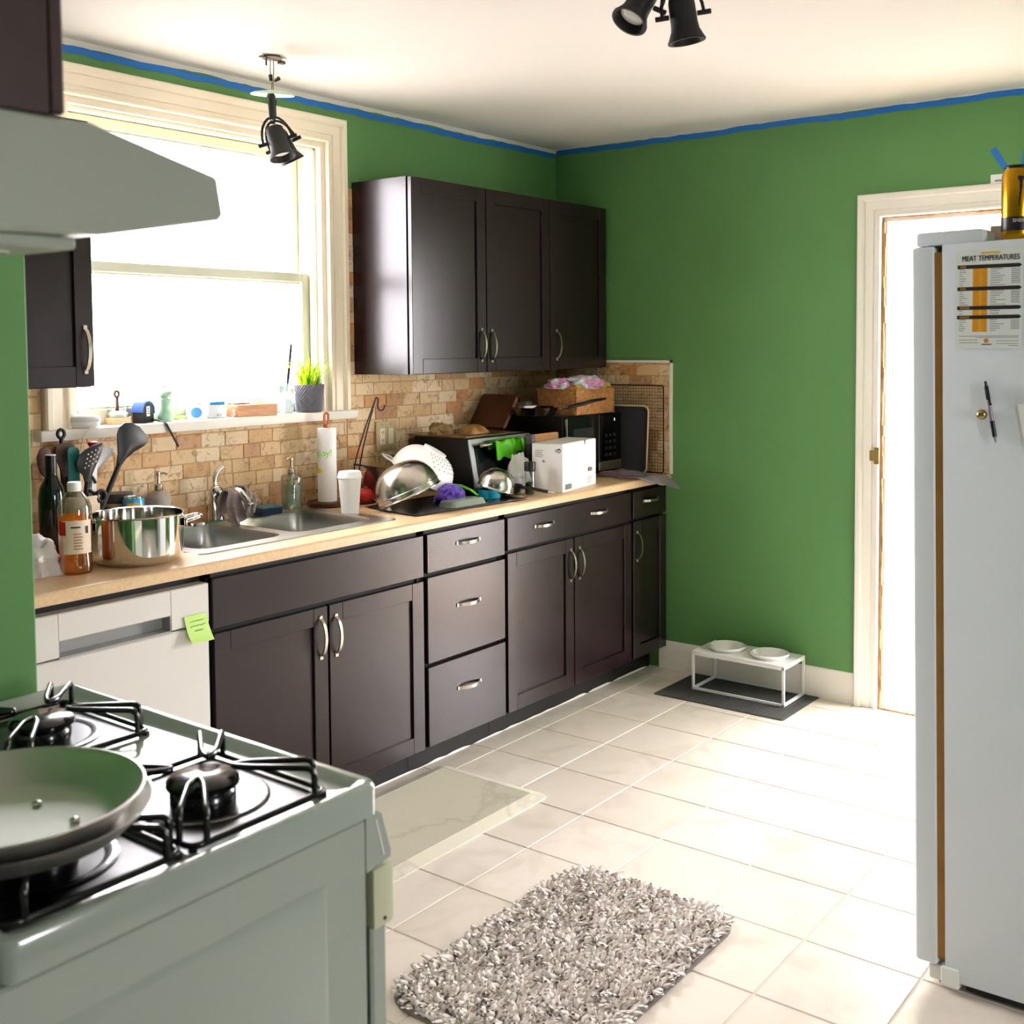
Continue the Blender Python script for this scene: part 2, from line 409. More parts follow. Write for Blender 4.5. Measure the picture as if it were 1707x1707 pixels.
# casing: a moulded profile mitred round an opening
PROF = [(0, 0), (0, .010), (.004, .020), (.013, .020), (.016, .010), (.030, .009), (.032, .016), (.066, .019), (.068, .027), (.074, .034), (.090, .034), (.096, .028), (.096, 0)]
def casing(x0, x1, z0, z1, mp, prof=PROF, feet=True):
    m = MB(); n = len(prof); vs = []
    for sx, sz in ((0, 0), (0, 1), (1, 1), (1, 0)):
        for w, d in prof:
            x = x0-w if sx == 0 else x1+w
            z = z1+w if sz else z0
            vs.append(mp(x, d, z))
    fs = [(k*n+i, k*n+(i+1) % n, (k+1)*n+(i+1) % n, (k+1)*n+i) for k in range(3) for i in range(n)]
    fs += [tuple(range(n)), tuple(range(3*n, 4*n))]
    return m.add(vs, fs)
win = struct('window_1', loc=(WX0, 0, WZ0))
obj('casing', casing(WX0, WX1, WZ0, WZ1, lambda x, d, z: (x, -d, z)), CREAM, win, 25, True)
obj('sill', MB().box(-2.785, -1.44, -.052, .0, 1.253, 1.287, .006, 2).box(WX0-.002, WX1+.002, -.001, .24, 1.253, 1.287), TRIMW, win, 40, True)
fr = MB()
for xa, xb in ((WX0, WX0+.022), (WX1-.022, WX1)): fr.box(xa, xb, 0.0, .24, WZ0, WZ1-.022)
fr.box(WX0, WX1, 0.0, .24, WZ1-.022, WZ1)
for xa, xb in ((WX0+.022, WX0+.034), (WX1-.034, WX1-.022)):
    fr.box(xa, xb, .03, .062, WZ0, WZ1, .002).box(xa, xb, .112, .120, WZ0, WZ1, .001).box(xa, xb, .168, .19, WZ0, WZ1, .001)
fr.box(WX0+.022, WX1-.022, .03, .062, WZ1-.034, WZ1-.022, .002)
obj('frame', fr, CREAM, win, 30, True)
def sash(name, x0, x1, z0, z1, y0, y1, st, tr, br):
    m = MB().box(x0, x0+st, y0, y1, z0, z1, .003).box(x1-st, x1, y0, y1, z0, z1, .003).box(x0+st, x1-st, y0, y1, z1-tr, z1, .003).box(x0+st, x1-st, y0, y1, z0, z0+br, .003)
    m.box(x0+st-.004, x1-st+.004, (y0+y1)/2-.009, (y0+y1)/2+.009, z0+br-.006, z0+br+.006).box(x0+st-.004, x1-st+.004, (y0+y1)/2-.009, (y0+y1)/2+.009, z1-tr-.006, z1-tr+.006)
    o = obj(name, m, SASHW, win, 30, True)
    g = MB().box(x0+st-.003, x1-st+.003, (y0+y1)/2-.002, (y0+y1)/2+.002, z0+br-.003, z1-tr+.003)
    obj('pane', g, GLASS, o, 0, True); return o
up_s = sash('upper_sash', WX0+.024, WX1-.024, 1.79, WZ1-.024, .122, .166, .036, .036, .034)
lo_s = sash('lower_sash', WX0+.024, WX1-.024, 1.287, 1.828, .066, .110, .044, .036, .052)
for x in (-2.41, -1.86):
    obj('sash_lock', MB().lathe([(0, 0), (.019, 0), (.019, .006), (.012, .011), (0, .012)], 16, (x, .09, 1.828)).box(x+.004, x+.05, .084, .096, 1.834, 1.84, .002).box(x+.044, x+.05, .084, .096, 1.834, 1.852, .002), TRIMW, lo_s, 40, True)

# doorway: casing, bare jambs, raw wood edge, strike plate
door = struct('door_1', loc=(0, DY1, 0))
obj('casing', casing(-DY1, -DY0, -.0, DZ, lambda x, d, z: (-d, -x, z)), TRIMW, door, 25, True)
obj('jamb', MB().box(.012, .12, DY1-.018, DY1, 0, DZ-.018).box(.012, .12, DY0, DY0+.018, 0, DZ-.018).box(.012, .12, DY0, DY1, DZ-.018, DZ), TRIMW, door, 30, True)
RAW = wood('raw_chipped_wood', '#7d5028', '#c9a06c', .8, (20, 20, 4))
jag = MB(); z = 0
while z < DZ-.02:
    hgt = random.uniform(.03, .09); t = random.uniform(.008, .017); jag.box(-.004, .014, DY1-.001, DY1-.001-t, z, min(z+hgt, DZ-.02)); z += hgt
y = DY1
while y > DY0+.02:
    wd = random.uniform(.05, .12); jag.box(-.003, .014, y, max(y-wd, DY0), DZ-random.uniform(.003, .008), DZ+.001); y -= wd
obj('raw_edge', jag, RAW, door, 0, True)
obj('strike_plate', MB().box(-.024, -.018, DY1-.004, DY1+.018, 1.035, 1.105, .0015).box(-.027, -.022, DY1-.004, DY1+.036, 1.048, 1.092, .0015), mat('aged_brass', '#b79a62', .35, 1), door, 30, True)
obj('threshold', MB().box(-.01, .13, DY0, DY1, -.02, .006, .003), RAW, door, 30, True)

def baseboard(m, y0, y1):
    prof = [(0, 0), (-.016, 0), (-.016, .075), (-.013, .082), (-.013, .1), (-.009, .108), (-.009, .12), (-.004, .13), (0, .132)]
    return m.prism([(p[0], p[1]) for p in prof], 'y', y0, y1)
struct('baseboard_back', baseboard(MB(), DY1+.097, -.60), TRIMW, smooth=30)
# white caulk bead where the plinths meet the floor
path = [(-3.25+k*.05, -.545+random.uniform(-.0015, .0015), .002) for k in range(65)]
struct('trim_2', MB().tube(path, [.006+random.uniform(-.001, .002) for _ in path], 6), TRIMW)
# ragged white ceiling-paint edge at the top of both walls
def ragged(n, L, zt, lo, hi):
    pts = []; z = (lo+hi)/2
    for k in range(n+1):
        z = min(hi, max(lo, z+random.uniform(-.004, .004))); pts.append((L*k/n, z))
    return pts
def strip(m, edge_lo, edge_hi, mp):
    vs = []; n = len(edge_lo)
    for d in (0, .0012):
        vs += [mp(u, d, z) for u, z in edge_lo]+[mp(u, d, z) for u, z in edge_hi]
    o = 2*n; fs = []
    for i in range(n-1):
        fs += [(i, i+1, n+i+1, n+i), (o+i, o+n+i, o+n+i+1, o+i+1), (i, o+i, o+i+1, i+1), (n+i, n+i+1, o+n+i+1, o+n+i)]
    return m.add(vs, fs)
def pair(L, n, zt, lo, hi):
    a = ragged(n, L, 0, lo, hi); return a, [(u, zt) for u, _ in a]
lo, hi = pair(4.0, 120, H, 2.487, 2.497)
struct('trim_3', strip(MB(), lo, hi, lambda u, d, z: (-u, -.0002-d, z)), CEIL, smooth=0)
lo2, hi2 = pair(3.3, 90, H, 2.500, 2.506)
struct('trim_4', strip(MB(), lo2, hi2, lambda u, d, z: (-.0002-d, -u, z)), CEIL, smooth=0)
def tape_run(name, L, n, top, wdt, mp, label):
    hi_ = ragged(n, L, 0, top-.003, top+.003); lo_ = [(u, z-wdt+random.uniform(-.002, .002)) for u, z in hi_]
    return tag(obj(name, strip(MB(), lo_, hi_, mp), BLUE, smooth=0), label, 'masking tape')
tape_run('masking_tape', 4.0, 120, 2.488, .024, lambda u, d, z: (-.01-u, -.0016-d, z), 'long blue masking tape strip along the ceiling above the window')
tape_run('masking_tape', 3.3, 90, 2.503, .024, lambda u, d, z: (-.0016-d, -.01-u, z), 'long blue masking tape strip along the ceiling above the doorway')

# entry beyond the doorway: white walls, outer door frame, worn wooden floor
ent = MB().box(.12, 1.25, -1.45, -1.35, -.06, 2.4).box(1.1, 1.2, -1.75, -1.45, -.06, 2.4).box(1.1, 1.2, -3.4, -3.25, -.06, 2.4).box(.12, .25, -3.5, -3.4, -.06, 2.4).box(1.05, 1.2, -3.5, -3.4, -.06, 2.4).box(.12, 1.2, -3.5, -3.4, 2.2, 2.4).box(.12, 1.2, -3.5, -3.4, -.06, .3).box(1.1, 1.2, -3.3, -1.7, 2.1, 2.4)  # the side wall opening is unseen, added to brighten the entry
PORCH = mat('porch_wall_paint', '#f4f1e8', .6)
struct('wall_entry', ent, PORCH)
struct('floor_entry', MB().box(.12, 1.3, -3.5, -1.35, -.06, -.01), wood('worn_red_floor', '#b98a6c', '#e8ddcb', .6, (6, 6, 6)))
struct('ceiling_entry', MB().box(.12, 1.3, -3.5, -1.35, 2.4, 2.46), CEIL)
struct('baseboard_entry', MB().box(.12, 1.1, -1.464, -1.45, -.01, .12, .003).box(1.086, 1.1, -1.75, -1.464, -.01, .12, .003), TRIMW)
d2 = struct('door_2', loc=(1.1, -1.75, 0))
obj('casing', MB().box(1.075, 1.1, -1.78, -1.56, -.01, 2.1, .004).box(1.06, 1.1, -1.60, -1.585, -.01, 2.1, .003).box(1.07, 1.1, -3.25, -1.56, 2.03, 2.16, .004), CREAM, d2, 30, True)
obj('hook', MB().box(.62, .64, -1.475, -1.45, 1.93, 1.97, .004).box(.625, .635, -1.49, -1.47, 1.93, 1.94, .003), RAW, d2, 30, True)
# outdoors
struct('ground', MB().box(-14, 14, .3, 14, -.4, -.3).box(-14, 14, -14, -5.75, -.4, -.3).box(1.35, 14, -5.75, .3, -.4, -.3), mat('grey_paving', '#a8a29c', .95))
nb = thing('neighbour_house', 'neighbouring house of pale siding and brick paled by glare seen through the window', 'house', (2, 6.5, -.3))
LAP = mat('pale_siding', '#efeeec', .7)
sid = MB()
for k in range(24): sid.prism([(6.5, -.3+k*.12), (6.475, -.3+k*.12), (6.5, -.18+k*.12)], 'x', .2, 7.5)
obj('siding', sid.box(.2, 7.5, 6.5, 9, -.3, 2.6), LAP, nb, 0, True)
obj('brick_wall', MB().box(-1.6, .2, 6.55, 9, -.3, 2.35), mat('glare_brick', '#c9a79c', .9, noise=('#e3d3cb', 9, .2)), nb, 0, True)  # brick paled: the glare outdoors is put into its colour
obj('roof', MB().prism([(6.2, 2.55), (9.2, 4.2), (9.2, 4.1), (6.2, 2.45)], 'x', -1.9, 7.8), mat('grey_shingle', '#a9a6a4', .9), nb, 0, True)
# ---------------------------------------------------------------- cabinets and worktop
YF = -.645
def pull(par, c, vertical, L=.128, out=.028, label=None):
    """bow handle: a flat arched strap on two feet; c is its middle on the door face, world coordinates"""
    n = 14; vs = []; w = .0055
    for k in range(n+1):
        t = -1+2*k/n; a = t*L/2; d = out*(1-t*t)**.62
        for dd, ww in ((d, w), (d, -w), (max(d-.0045, -.001), -w), (max(d-.0045, -.001), w)):
            p = (ww, -dd, a) if vertical else (a, -dd, ww); vs.append((c[0]+p[0], c[1]+p[1], c[2]+p[2]))
    fs = [(i*4+j, i*4+(j+1) % 4, (i+1)*4+(j+1) % 4, (i+1)*4+j) for i in range(n) for j in range(4)]+[(0,1,2,3), (n*4, n*4+1, n*4+2, n*4+3)]
    m = MB().add(vs, fs)
    for s in (-1, 1):
        e = L/2*s; q = (c[0], c[1], c[2]+e) if vertical else (c[0]+e, c[1], c[2])
        m.box(q[0]-.007, q[0]+.007, q[1]-.004, q[1], q[2]-.007, q[2]+.007, .0015)
    return obj('handle', m, NICKEL, par, 35, True)
def shaker(par, x0, x1, z0, z1, yf, handle=None, rail=.058, name='door'):
    m = MB(); b = .0015; y1 = yf+.02
    m.box(x0, x0+rail, yf, y1, z0, z1, b).box(x1-rail, x1, yf, y1, z0, z1, b).box(x0+rail, x1-rail, yf, y1, z1-rail, z1, b).box(x0+rail, x1-rail, yf, y1, z0, z0+rail, b)
    d = obj(name, m, ESPR, par, 30, True)
    obj('panel', MB().box(x0+rail-.002, x1-rail+.002, yf+.009, y1, z0+rail-.002, z1-rail+.002), ESPR, d, 30, True)
    if handle: pull(d, handle, True)
    return d
def slab(par, x0, x1, z0, z1, yf, handles=(), name='drawer'):
    d = obj(name, MB().box(x0, x1, yf, yf+.02, z0, z1, .0025), ESPR, par, 30, True)
    for h in handles: pull(d, h, False, .122, .026)
    return d
def base(x0, x1, label, name='base_cabinet', grp=None):
    t = thing(name, label, 'cabinet', (x0, -.6, 0), group=grp)
    m = MB().box(x0, x0+.018, YF+.024, -.012, .105, .895).box(x1-.018, x1, YF+.024, -.012, .105, .895).box(x0, x1, YF+.024, -.012, .105, .123).box(x0+.018, x1-.018, -.03, -.012, .105, .895)
    m.box(x0, x1, YF+.024, YF+.042, .875, .895).box(x0+.018, x1-.018, YF+.03, YF+.036, .123, .875)
    obj('carcass', m, ESPRD, t, 30, True)
    obj('toe_kick', MB().box(x0, x1, -.549, -.535, 0, .105).box(x0, x1, -.6, -.549, .09, .105), ESPRD, t, 30, True)
    return t
g = .004
# sink base
t = base(-2.622, -1.71, 'dark sink base cabinet with wide blank front above two doors')
slab(t, -2.616, -1.716, .728, .876, YF, name='false_front')
shaker(t, -2.612, -2.173, .112, .714, YF, (-2.203, YF, .617))
shaker(t, -2.165, -1.718, .112, .714, YF, (-2.137, YF, .612))
# drawer bank
t = base(-1.708, -1.246, 'dark base cabinet of three stacked drawers')
for z0, z1, zh in ((.736, .876, .822), (.412, .722, .595), (.112, .400, .287)):
    slab(t, -1.698, -1.254, z0, z1, YF, [(-1.474, YF, zh)])
# double door
t = base(-1.244, -.327, 'dark base cabinet with one wide two-handled drawer above two doors')
slab(t, -1.238, -.333, .748, .876, YF, [(-1.0, YF, .82), (-.60, YF, .822)])
shaker(t, -1.238, -.790, .112, .736, YF, (-.812, YF, .625))
shaker(t, -.782, -.333, .112, .736, YF, (-.748, YF, .624))
# narrow end unit
t = base(-.325, -.02, 'narrow dark base cabinet with one drawer and door against green wall')
slab(t, -.315, -.024, .752, .876, YF, [(-.165, YF, .826)])
shaker(t, -.315, -.024, .112, .742, YF, (-.283, YF, .626))
# wall cabinets
def upper(x0, x1, label):
    t = thing('wall_cabinet', label, 'cabinet', (x0, -.15, 1.427))
    m = MB().box(x0, x0+.018, -.298, -.001, 1.427, 2.195, .001).box(x1-.018, x1, -.298, -.001, 1.427, 2.195, .001).box(x0+.018, x1-.018, -.298, -.001, 1.427, 1.445).box(x0+.018, x1-.018, -.298, -.001, 2.177, 2.195).box(x0+.018, x1-.018, -.02, -.001, 1.445, 2.177)
    obj('carcass', m, ESPR, t, 30, True); return t
t = upper(-1.413, -.500, 'dark two-door wall cabinet beside the window, above the splashback')
shaker(t, -1.409, -.957, 1.430, 2.192, -.322, (-.990, -.322, 1.542))
shaker(t, -.952, -.502, 1.430, 2.192, -.322, (-.922, -.322, 1.538))
t = upper(-.498, -.035, 'dark single-door wall cabinet next to the green end wall')
shaker(t, -.496, -.037, 1.430, 2.192, -.322, (-.450, -.322, 1.54))
t = upper(-3.45, -2.765, 'dark wall cabinet behind the range hood, beside the window casing')
shaker(t, -3.446, -3.11, 1.430, 2.192, -.322)
shaker(t, -3.106, -2.768, 1.430, 2.192, -.322, (-2.796, -.322, 1.536))

# worktop with the sink cut-out
wt = thing('worktop', 'beige laminate worktop running along the splashback over dark cabinets', 'countertop', (-3.6, -.33, .895))
CZ0, CZ1, CF = .898, .93, -.667
SX0, SX1, SY0, SY1 = -2.575, -1.765, -.545, -.075
m = MB().box(-3.9, SX0, CF+.012, -.008, CZ0, CZ1).box(SX1, -.013, CF+.012, -.008, CZ0, CZ1).box(SX0, SX1, CF+.012, SY0, CZ0, CZ1).box(SX0, SX1, SY1, -.008, CZ0, CZ1)
obj('slab', m, LAMI, wt, 30, True)
nose = [(CF+.012, CZ1), (CF+.005, CZ1-.001), (CF+.001, CZ1-.006), (CF, CZ1-.013), (CF, CZ0), (CF+.012, CZ0)]
obj('front_edge', MB().prism(nose, 'x', -3.9, -.013), LAMI, wt, 50, True)
# sink
sk = thing('sink', 'double bowl stainless sink set into the beige worktop under the window', 'sink', (-2.17, -.31, .93))
def bowl_pt(cx, cy, w, h, d):
    def loop(k, z, sc, r): return [(p[0], p[1], z) for p in rrect(w*sc, h*sc, r, 5, cx, cy)]
    L = [loop(0, .934, 1.0, .05), loop(1, .928, .985, .05), loop(2, .86, .965, .055), loop(3, .76, .94, .06), loop(4, .748, .88, .06)]
    m = MB(); n = len(L[0]); vs = [p for l in L for p in l]; fs = [(k*n+i, k*n+(i+1) % n, (k+1)*n+(i+1) % n, (k+1)*n+i) for k in range(4) for i in range(n)]
    fs.append(tuple(range(4*n, 5*n))); return m.add(vs, fs)
bowls = ((-2.378, -.30, .33, .40), (-1.985, -.30, .36, .40))
# rim: flat flange around the two bowls
out = rrect(.835, .50, .03, 5, -2.17, -.31)
rim = bmesh.new()
def rim_loop(pts, z): return [rim.verts.new((p[0], p[1], z)) for p in pts]
lo_ = rim_loop(out, .934); edges = [rim.edges.new((lo_[i], lo_[(i+1) % len(lo_)])) for i in range(len(lo_))]
for cx, cy, w, h in bowls:
    l = rim_loop(rrect(w, h, .05, 5, cx, cy), .934); edges += [rim.edges.new((l[i], l[(i+1) % len(l)])) for i in range(len(l))]
bmesh.ops.triangle_fill(rim, edges=edges, use_beauty=True)
rim.verts.index_update(); mr = MB().add([v.co[:] for v in rim.verts], [[v.index for v in f.verts] for f in rim.faces]); rim.free()
n = len(out); mr.add([(p[0], p[1], .934) for p in out]+[(p[0]*1.0+(p[0]+2.17)*.008, p[1]+(p[1]+.31)*.008, .9302) for p in out], [(i, (i+1) % n, n+(i+1) % n, n+i) for i in range(n)])
obj('rim', mr, SINKM, sk, 30, True)
for b in bowls:
    o = obj('basin', bowl_pt(*b, 0), SINKM, sk, 45, True)
    obj('drain', MB().lathe([(0, .7485), (.02, .7485), (.024, .752), (.042, .752), (.045, .7485)], 20, (b[0], b[1], 0)), CHROME, o, 40, True)

# dishwasher
dw = thing('dishwasher', 'white dishwasher with recessed grip under the beige worktop', 'dishwasher', (-2.93, -.6, 0))
DX0, DX1 = -3.222, -2.626
obj('body', MB().box(DX0, DX1, -.60, -.02, .1, .893), ESPRD, dw, 30, True)
obj('toe_panel', MB().box(DX0+.004, DX1-.004, -.56, -.54, .01, .1), ESPRD, dw, 30, True)
obj('door_panel', MB().box(DX0+.003, DX1-.003, YF, -.601, .112, .749, .004), DISHW, dw, 30, True)
PXA, PXB = -3.09, -2.758
m = MB().box(DX0+.003, PXA, YF-.002, -.601, .754, .868, .003).box(PXB, DX1-.003, YF-.002, -.601, .754, .868, .003).box(PXA-.003, PXB+.003, YF-.002, -.601, .796, .868, .003)
obj('control_band', m, DISHW, dw, 30, True)
obj('grip', MB().prism([(YF+.03, .797), (YF+.036, .785), (YF+.036, .757), (YF-.0, .7545), (YF-.0, .7505), (YF+.043, .7505), (YF+.043, .797)], 'x', PXA, PXB).box(PXA-.001, PXA+.002, YF, YF+.04, .752, .797).box(PXB-.002, PXB+.001, YF, YF+.04, .752, .797), mat('grey_plastic', '#9a9a98', .3), dw, 30, True)

# sticky note: bent, lifting from the door
NOTE = mat('lime_paper', '#bfe37a', .6)
nt_ = thing('sticky_note', 'lime green sticky note with pencilled lines on the dishwasher door', 'note', (-2.68, YF-.003, .786))
def nfn(u, v):
    x = -.037+.074*u; s = v*.079; a = .35*v*v+.05; return (x+.010*v, -.002-.022*v*v-.002*u, -s*math.cos(a*.6))
obj('paper', MB().grid(nfn, 6, 8, .0004), NOTE, nt_, 60)
m = MB()
for r_, (u0, u1) in enumerate(((.2, .8), (.18, .86), (.3, .7))):
    pts = []
    for k in range(22):
        u = u0+(u1-u0)*k/21; v = .22+.17*r_+(.022*math.sin(k*2.1)+.015*math.sin(k*.9)); p = nfn(u, v); pts.append((p[0], p[1]-.0012, p[2]))
    m.tube(pts, .0006, 4)
obj('handwriting', m, GREYINK, nt_, 0)

# ---------------------------------------------------------------- stove
st = thing('stove', 'white gas stove with black wire grates in front of the green stub wall', 'stove', (-3.8, -1.78, 0))
SN, SF = -2.172, -1.388           # near and far sides
SB, SFR = -4.10, -3.516           # back, front of body
obj('body', MB().box(SB, SFR, SN, SF, .06, .876, .004), WENAMEL, st, 30, True)
# pressed panel on the near side
def press(x0, x1, z0, z1):
    a = MB(); n = 4; d = .0035
    o_ = [(x0, z0), (x1, z0), (x1, z1), (x0, z1)]; i_ = [(x0+.012, z0+.012), (x1-.012, z0+.012), (x1-.012, z1-.012), (x0+.012, z1-.012)]
    return a.add([(x, SN, z) for x, z in o_]+[(x, SN-d, z) for x, z in i_], [(k, (k+1) % 4, 4+(k+1) % 4, 4+k) for k in range(4)]+[(4,5,6,7)])
obj('side_panel', press(-4.03, -3.593, .15, .812), WENAMEL, st, 20, True)
for x in (-4.05, -3.57):
    for y in (SN+.05, SF-.05): obj('foot', MB().lathe([(0, 0), (.02, 0), (.02, .01), (.012, .015), (.012, .062)], 12, (x, y, 0)), BLACKM, st, 40, True)
# cooktop: raised rolled lip round a sunken plate
TX0, TX1, TY0, TY1 = -4.045, -3.492, -2.177, -1.383
lv = [(0, .879), (0, .918), (.003, .9235), (.009, .925), (.016, .9235), (.026, .914), (.04, .911)]
m = MB(); L = []
for off, z in lv: L.append([(p[0], p[1], z) for p in rrect((TX1-TX0)-2*off, (TY1-TY0)-2*off, max(.02-off*.2, .008), 4, (TX0+TX1)/2, (TY0+TY1)/2)])
n = len(L[0]); m.add([p for l in L for p in l], [(k*n+i, k*n+(i+1) % n, (k+1)*n+(i+1) % n, (k+1)*n+i) for k in range(len(L)-1) for i in range(n)]+[tuple(range((len(L)-1)*n, len(L)*n)), tuple(range(n))[::-1]])
obj('cooktop', m, WENAMEL, st, 40, True)
obj('backguard', MB().box(-4.17, -4.06, SN-.004, SF+.004, .87, 1.06, .01, 2), WENAMEL, st, 30, True)
# sloped control front, door, handle, drawer
cp = [(-3.517, .876), (-3.492, .8775), (-3.486, .873), (-3.4675, .812), (-3.4685, .804), (-3.517, .797)]
obj('control_panel', MB().prism(cp, 'y', SN, SF), WENAMEL, st, 30, True)
obj('control_inset', MB().prism([(-3.4995, .868), (-3.497, .868), (-3.482, .812), (-3.4845, .812)], 'y', SN-.0015, SN+.002), WHITE, st, 30, True)
ovd = obj('oven_door', MB().box(-3.505, -3.474, SN+.004, SF-.004, .27, .79, .004), WENAMEL, st, 30, True)
obj('door_seal', MB().box(SFR-.001, -3.504, SN+.014, SF-.014, .1, .79), BLACKM, st, 30, True)
HCAP = mat('aged_white_plastic', '#cfd3b4', .4)
obj('handle', MB().box(-3.506, -3.464, SN-.003, SF+.003, .708, .797, .006, 2), HCAP, ovd, 30, True)
obj('screw', MB().lathe([(0, 0), (.003, 0), (.003, .001), (0, .0015)], 8, (-3.485, SN-.003, .72), RX(90).to_3x3()), BLACKM, ovd, 40, True)
obj('drawer', MB().box(-3.505, -3.476, SN+.004, SF-.004, .09, .262, .004), WENAMEL, st, 30, True)
def burner(cx, cy):
    b = obj('burner', MB().lathe([(0, .911), (.088, .911), (.092, .914), (.084, .916), (.07, .911), (.045, .9115), (.045, .925), (.04, .931), (0, .931)], 32, (cx, cy, 0)), IRON, st, 40, True)
    obj('burner_cap', MB().lathe([(.046, .931), (.05, .934), (.05, .941), (.044, .946), (0, .948)], 32, (cx, cy, 0)), IRON, b, 40, True)
def grate(cx, cy, hx, hy):
    zb, zt = .918, .957; m = MB(); r = .0045
    m.tube(fillet([(cx-hx, cy, zb), (cx-hx, cy-hy, zb), (cx+hx, cy-hy, zb), (cx+hx, cy+hy, zb), (cx-hx, cy+hy, zb), (cx-hx, cy+.001, zb)], .018), r, 8)
    for sx in (-1, 1):
        for sy in (-1, 1):
            k = .80
            p = [(cx+sx*hx, cy+sy*hy*k, zb), (cx+sx*hx, cy+sy*hy*k, zt), (cx+sx*.050, cy+sy*.036, zt), (cx+sx*.026, cy+sy*.026, zt), (cx+sx*.036, cy+sy*.050, zt), (cx+sx*hx*k, cy+sy*hy, zt), (cx+sx*hx*k, cy+sy*hy, zb)]
            m.tube(fillet(p, .014, 5), r, 8)
        for q in (-1, 1):
            pass
    obj('drip_pan', MB().prism(rrect(2*hx-.012, 2*hy-.012, .015, 3, cx, cy), 'z', .9105, .9125), mat('drip_enamel', '#0d0d0f', .3, spec=.35), st, 30, True)
    for sx in (-1, 1):      # feet
        for sy in (-1, 1): m.lathe([(0, .9105), (.006, .9105), (.006, .918), (0, .918)], 8, (cx+sx*(hx-.004), cy+sy*(hy-.004), 0))
    obj('grate', m, IRON, st, 50, True)
for cx in (-3.665, -3.905):
    for cy in (-1.585, -2.003):
        burner(cx, cy); grate(cx, cy, .113, .128)

# ---------------------------------------------------------------- range hood and cabinet above the stove
HOODM = mat('hood_enamel', '#a3aa9d', .35)
hd = thing('range_hood', 'pale grey-green range hood with a sloping front above the stove', 'hood', (-4.0, -1.77, 1.66))
hp = [(-4.178, 1.662), (-3.884, 1.668), (-3.722, 1.698), (-3.717, 1.704), (-3.724, 1.748), (-3.728, 1.7515), (-3.895, 1.7925), (-4.178, 1.7925)]
shell = MB(); Yn, Yf = -2.142, -1.372
n = len(hp); e = .008
# rounded side edges: inner outline on the cheek, full outline a little way in
cxh, czh = -3.95, 1.73
ins = [(cxh+(x-cxh)*.985, czh+(z-czh)*.93) for x, z in hp]
rings = [[(x, Yn, z) for x, z in ins], [(x, Yn+.006, z) for x, z in hp], [(x, Yf-.006, z) for x, z in hp], [(x, Yf, z) for x, z in ins]]
vs = [p for r_ in rings for p in r_]
fs = [(k*n+i, k*n+(i+1) % n, (k+1)*n+(i+1) % n, (k+1)*n+i) for k in range(3) for i in range(n)]+[tuple(range(n))[::-1], tuple(range(3*n, 4*n))]
obj('shell', shell.add(vs, fs), HOODM, hd, 30, True)
obj('underside_lip', MB().box(-4.15, -3.90, Yn+.03, Yf-.03, 1.652, 1.666, .003), HOODM, hd, 30, True)
obj('filter', MB().box(-4.12, -3.95, Yn+.08, Yf-.08, 1.647, 1.654, .002), STEEL, hd, 30, True)
DKB = mat('dark_brown_cabinet', '#3a2a29', .4, noise=('#42302e', 30, .4))
hc = thing('hood_cabinet', 'dark brown wall cabinet on top of the range hood', 'cabinet', (-4.05, -1.77, 1.793))
obj('carcass', MB().box(-4.178, -3.944, Yn+.002, Yf-.002, 1.793, 2.506, .002), DKB, hc, 30, True)
for a, b in ((Yn+.003, (Yn+Yf)/2-.002), ((Yn+Yf)/2+.002, Yf-.003)):
    d = obj('door', MB().box(-3.943, -3.925, a, b, 1.796, 2.503, .003), DKB, hc, 30, True)
    obj('panel_moulding', MB().box(-3.926, -3.922, a+.06, b-.06, 1.856, 2.443, .003), DKB, d, 30, True)

# ---------------------------------------------------------------- fridge
fr_ = thing('fridge', 'tall white fridge seen from its textured side, brown seal along its door', 'fridge', (-1.575, -2.8, 0), rot=(0, 0, 0))
FX0, FX1, FB0, FB1 = -1.95, -1.20, -2.496, -3.16
def lean(m):     # the whole cabinet leans back a touch on its feet
    return m.xf(Matrix.Translation((0, 0, 0)) @ Matrix(((1,0,0,0),(0,1,.0165,-.0145),(0,-.0165,1,-.0412),(0,0,0,1))))
obj('body', lean(MB().box(FX0, FX1, FB1, FB0, .028, 1.766, .006, 2)), FRIDGEW, fr_, 30, True)
xm = -1.60
for nm, a, b in (('freezer_door', FX0, xm-.003), ('fridge_door', xm+.003, FX1)):
    d = obj(nm, lean(MB().box(a, b, -2.480, -2.427, .057, 1.763, .010, 3)), FRIDGEW, fr_, 35, True)
    obj('seal', lean(MB().box(a+.004, b-.004, -2.497, -2.479, .075, 1.748)), mat('brown_seal', '#a37a3c', .7, noise=('#8a6128', 8, .3)), d, 30, True)  # mottled brown strip in the gap behind each door
    obj('handle', lean(MB().tube(fillet([((xm-.04 if nm[1] == 'r' and nm[2] == 'e' else xm+.04), -2.428, .75), ((xm-.04 if nm[2] == 'e' else xm+.04), -2.385, .78), ((xm-.04 if nm[2] == 'e' else xm+.04), -2.385, 1.32), ((xm-.04 if nm[2] == 'e' else xm+.04), -2.428, 1.35)], .03), .011, 10)), FRIDGEW, d, 40, True)
obj('hinge_cover', lean(MB().box(FX0+.012, FX0+.12, -2.585, -2.434, 1.764, 1.797, .008, 2)), FRIDGEW, fr_, 40, True)
obj('hinge_pin', lean(MB().lathe([(0, 1.755), (.012, 1.755), (.012, 1.768), (0, 1.768)], 12, (FX0+.03, -2.450, 0))), BLACKM, fr_, 40, True)
obj('toe_grille', lean(MB().box(FX0+.01, FX1-.01, -2.53, -2.455, .016, .052, .004).box(FX0-.004, FX0+.02, -2.53, -2.488, .014, .062, .003)), WHITE, fr_, 30, True)
obj('base_frame', lean(MB().box(FX0+.02, FX1-.02, FB1+.02, -2.54, .008, .03)), BLACKM, fr_, 30, True)
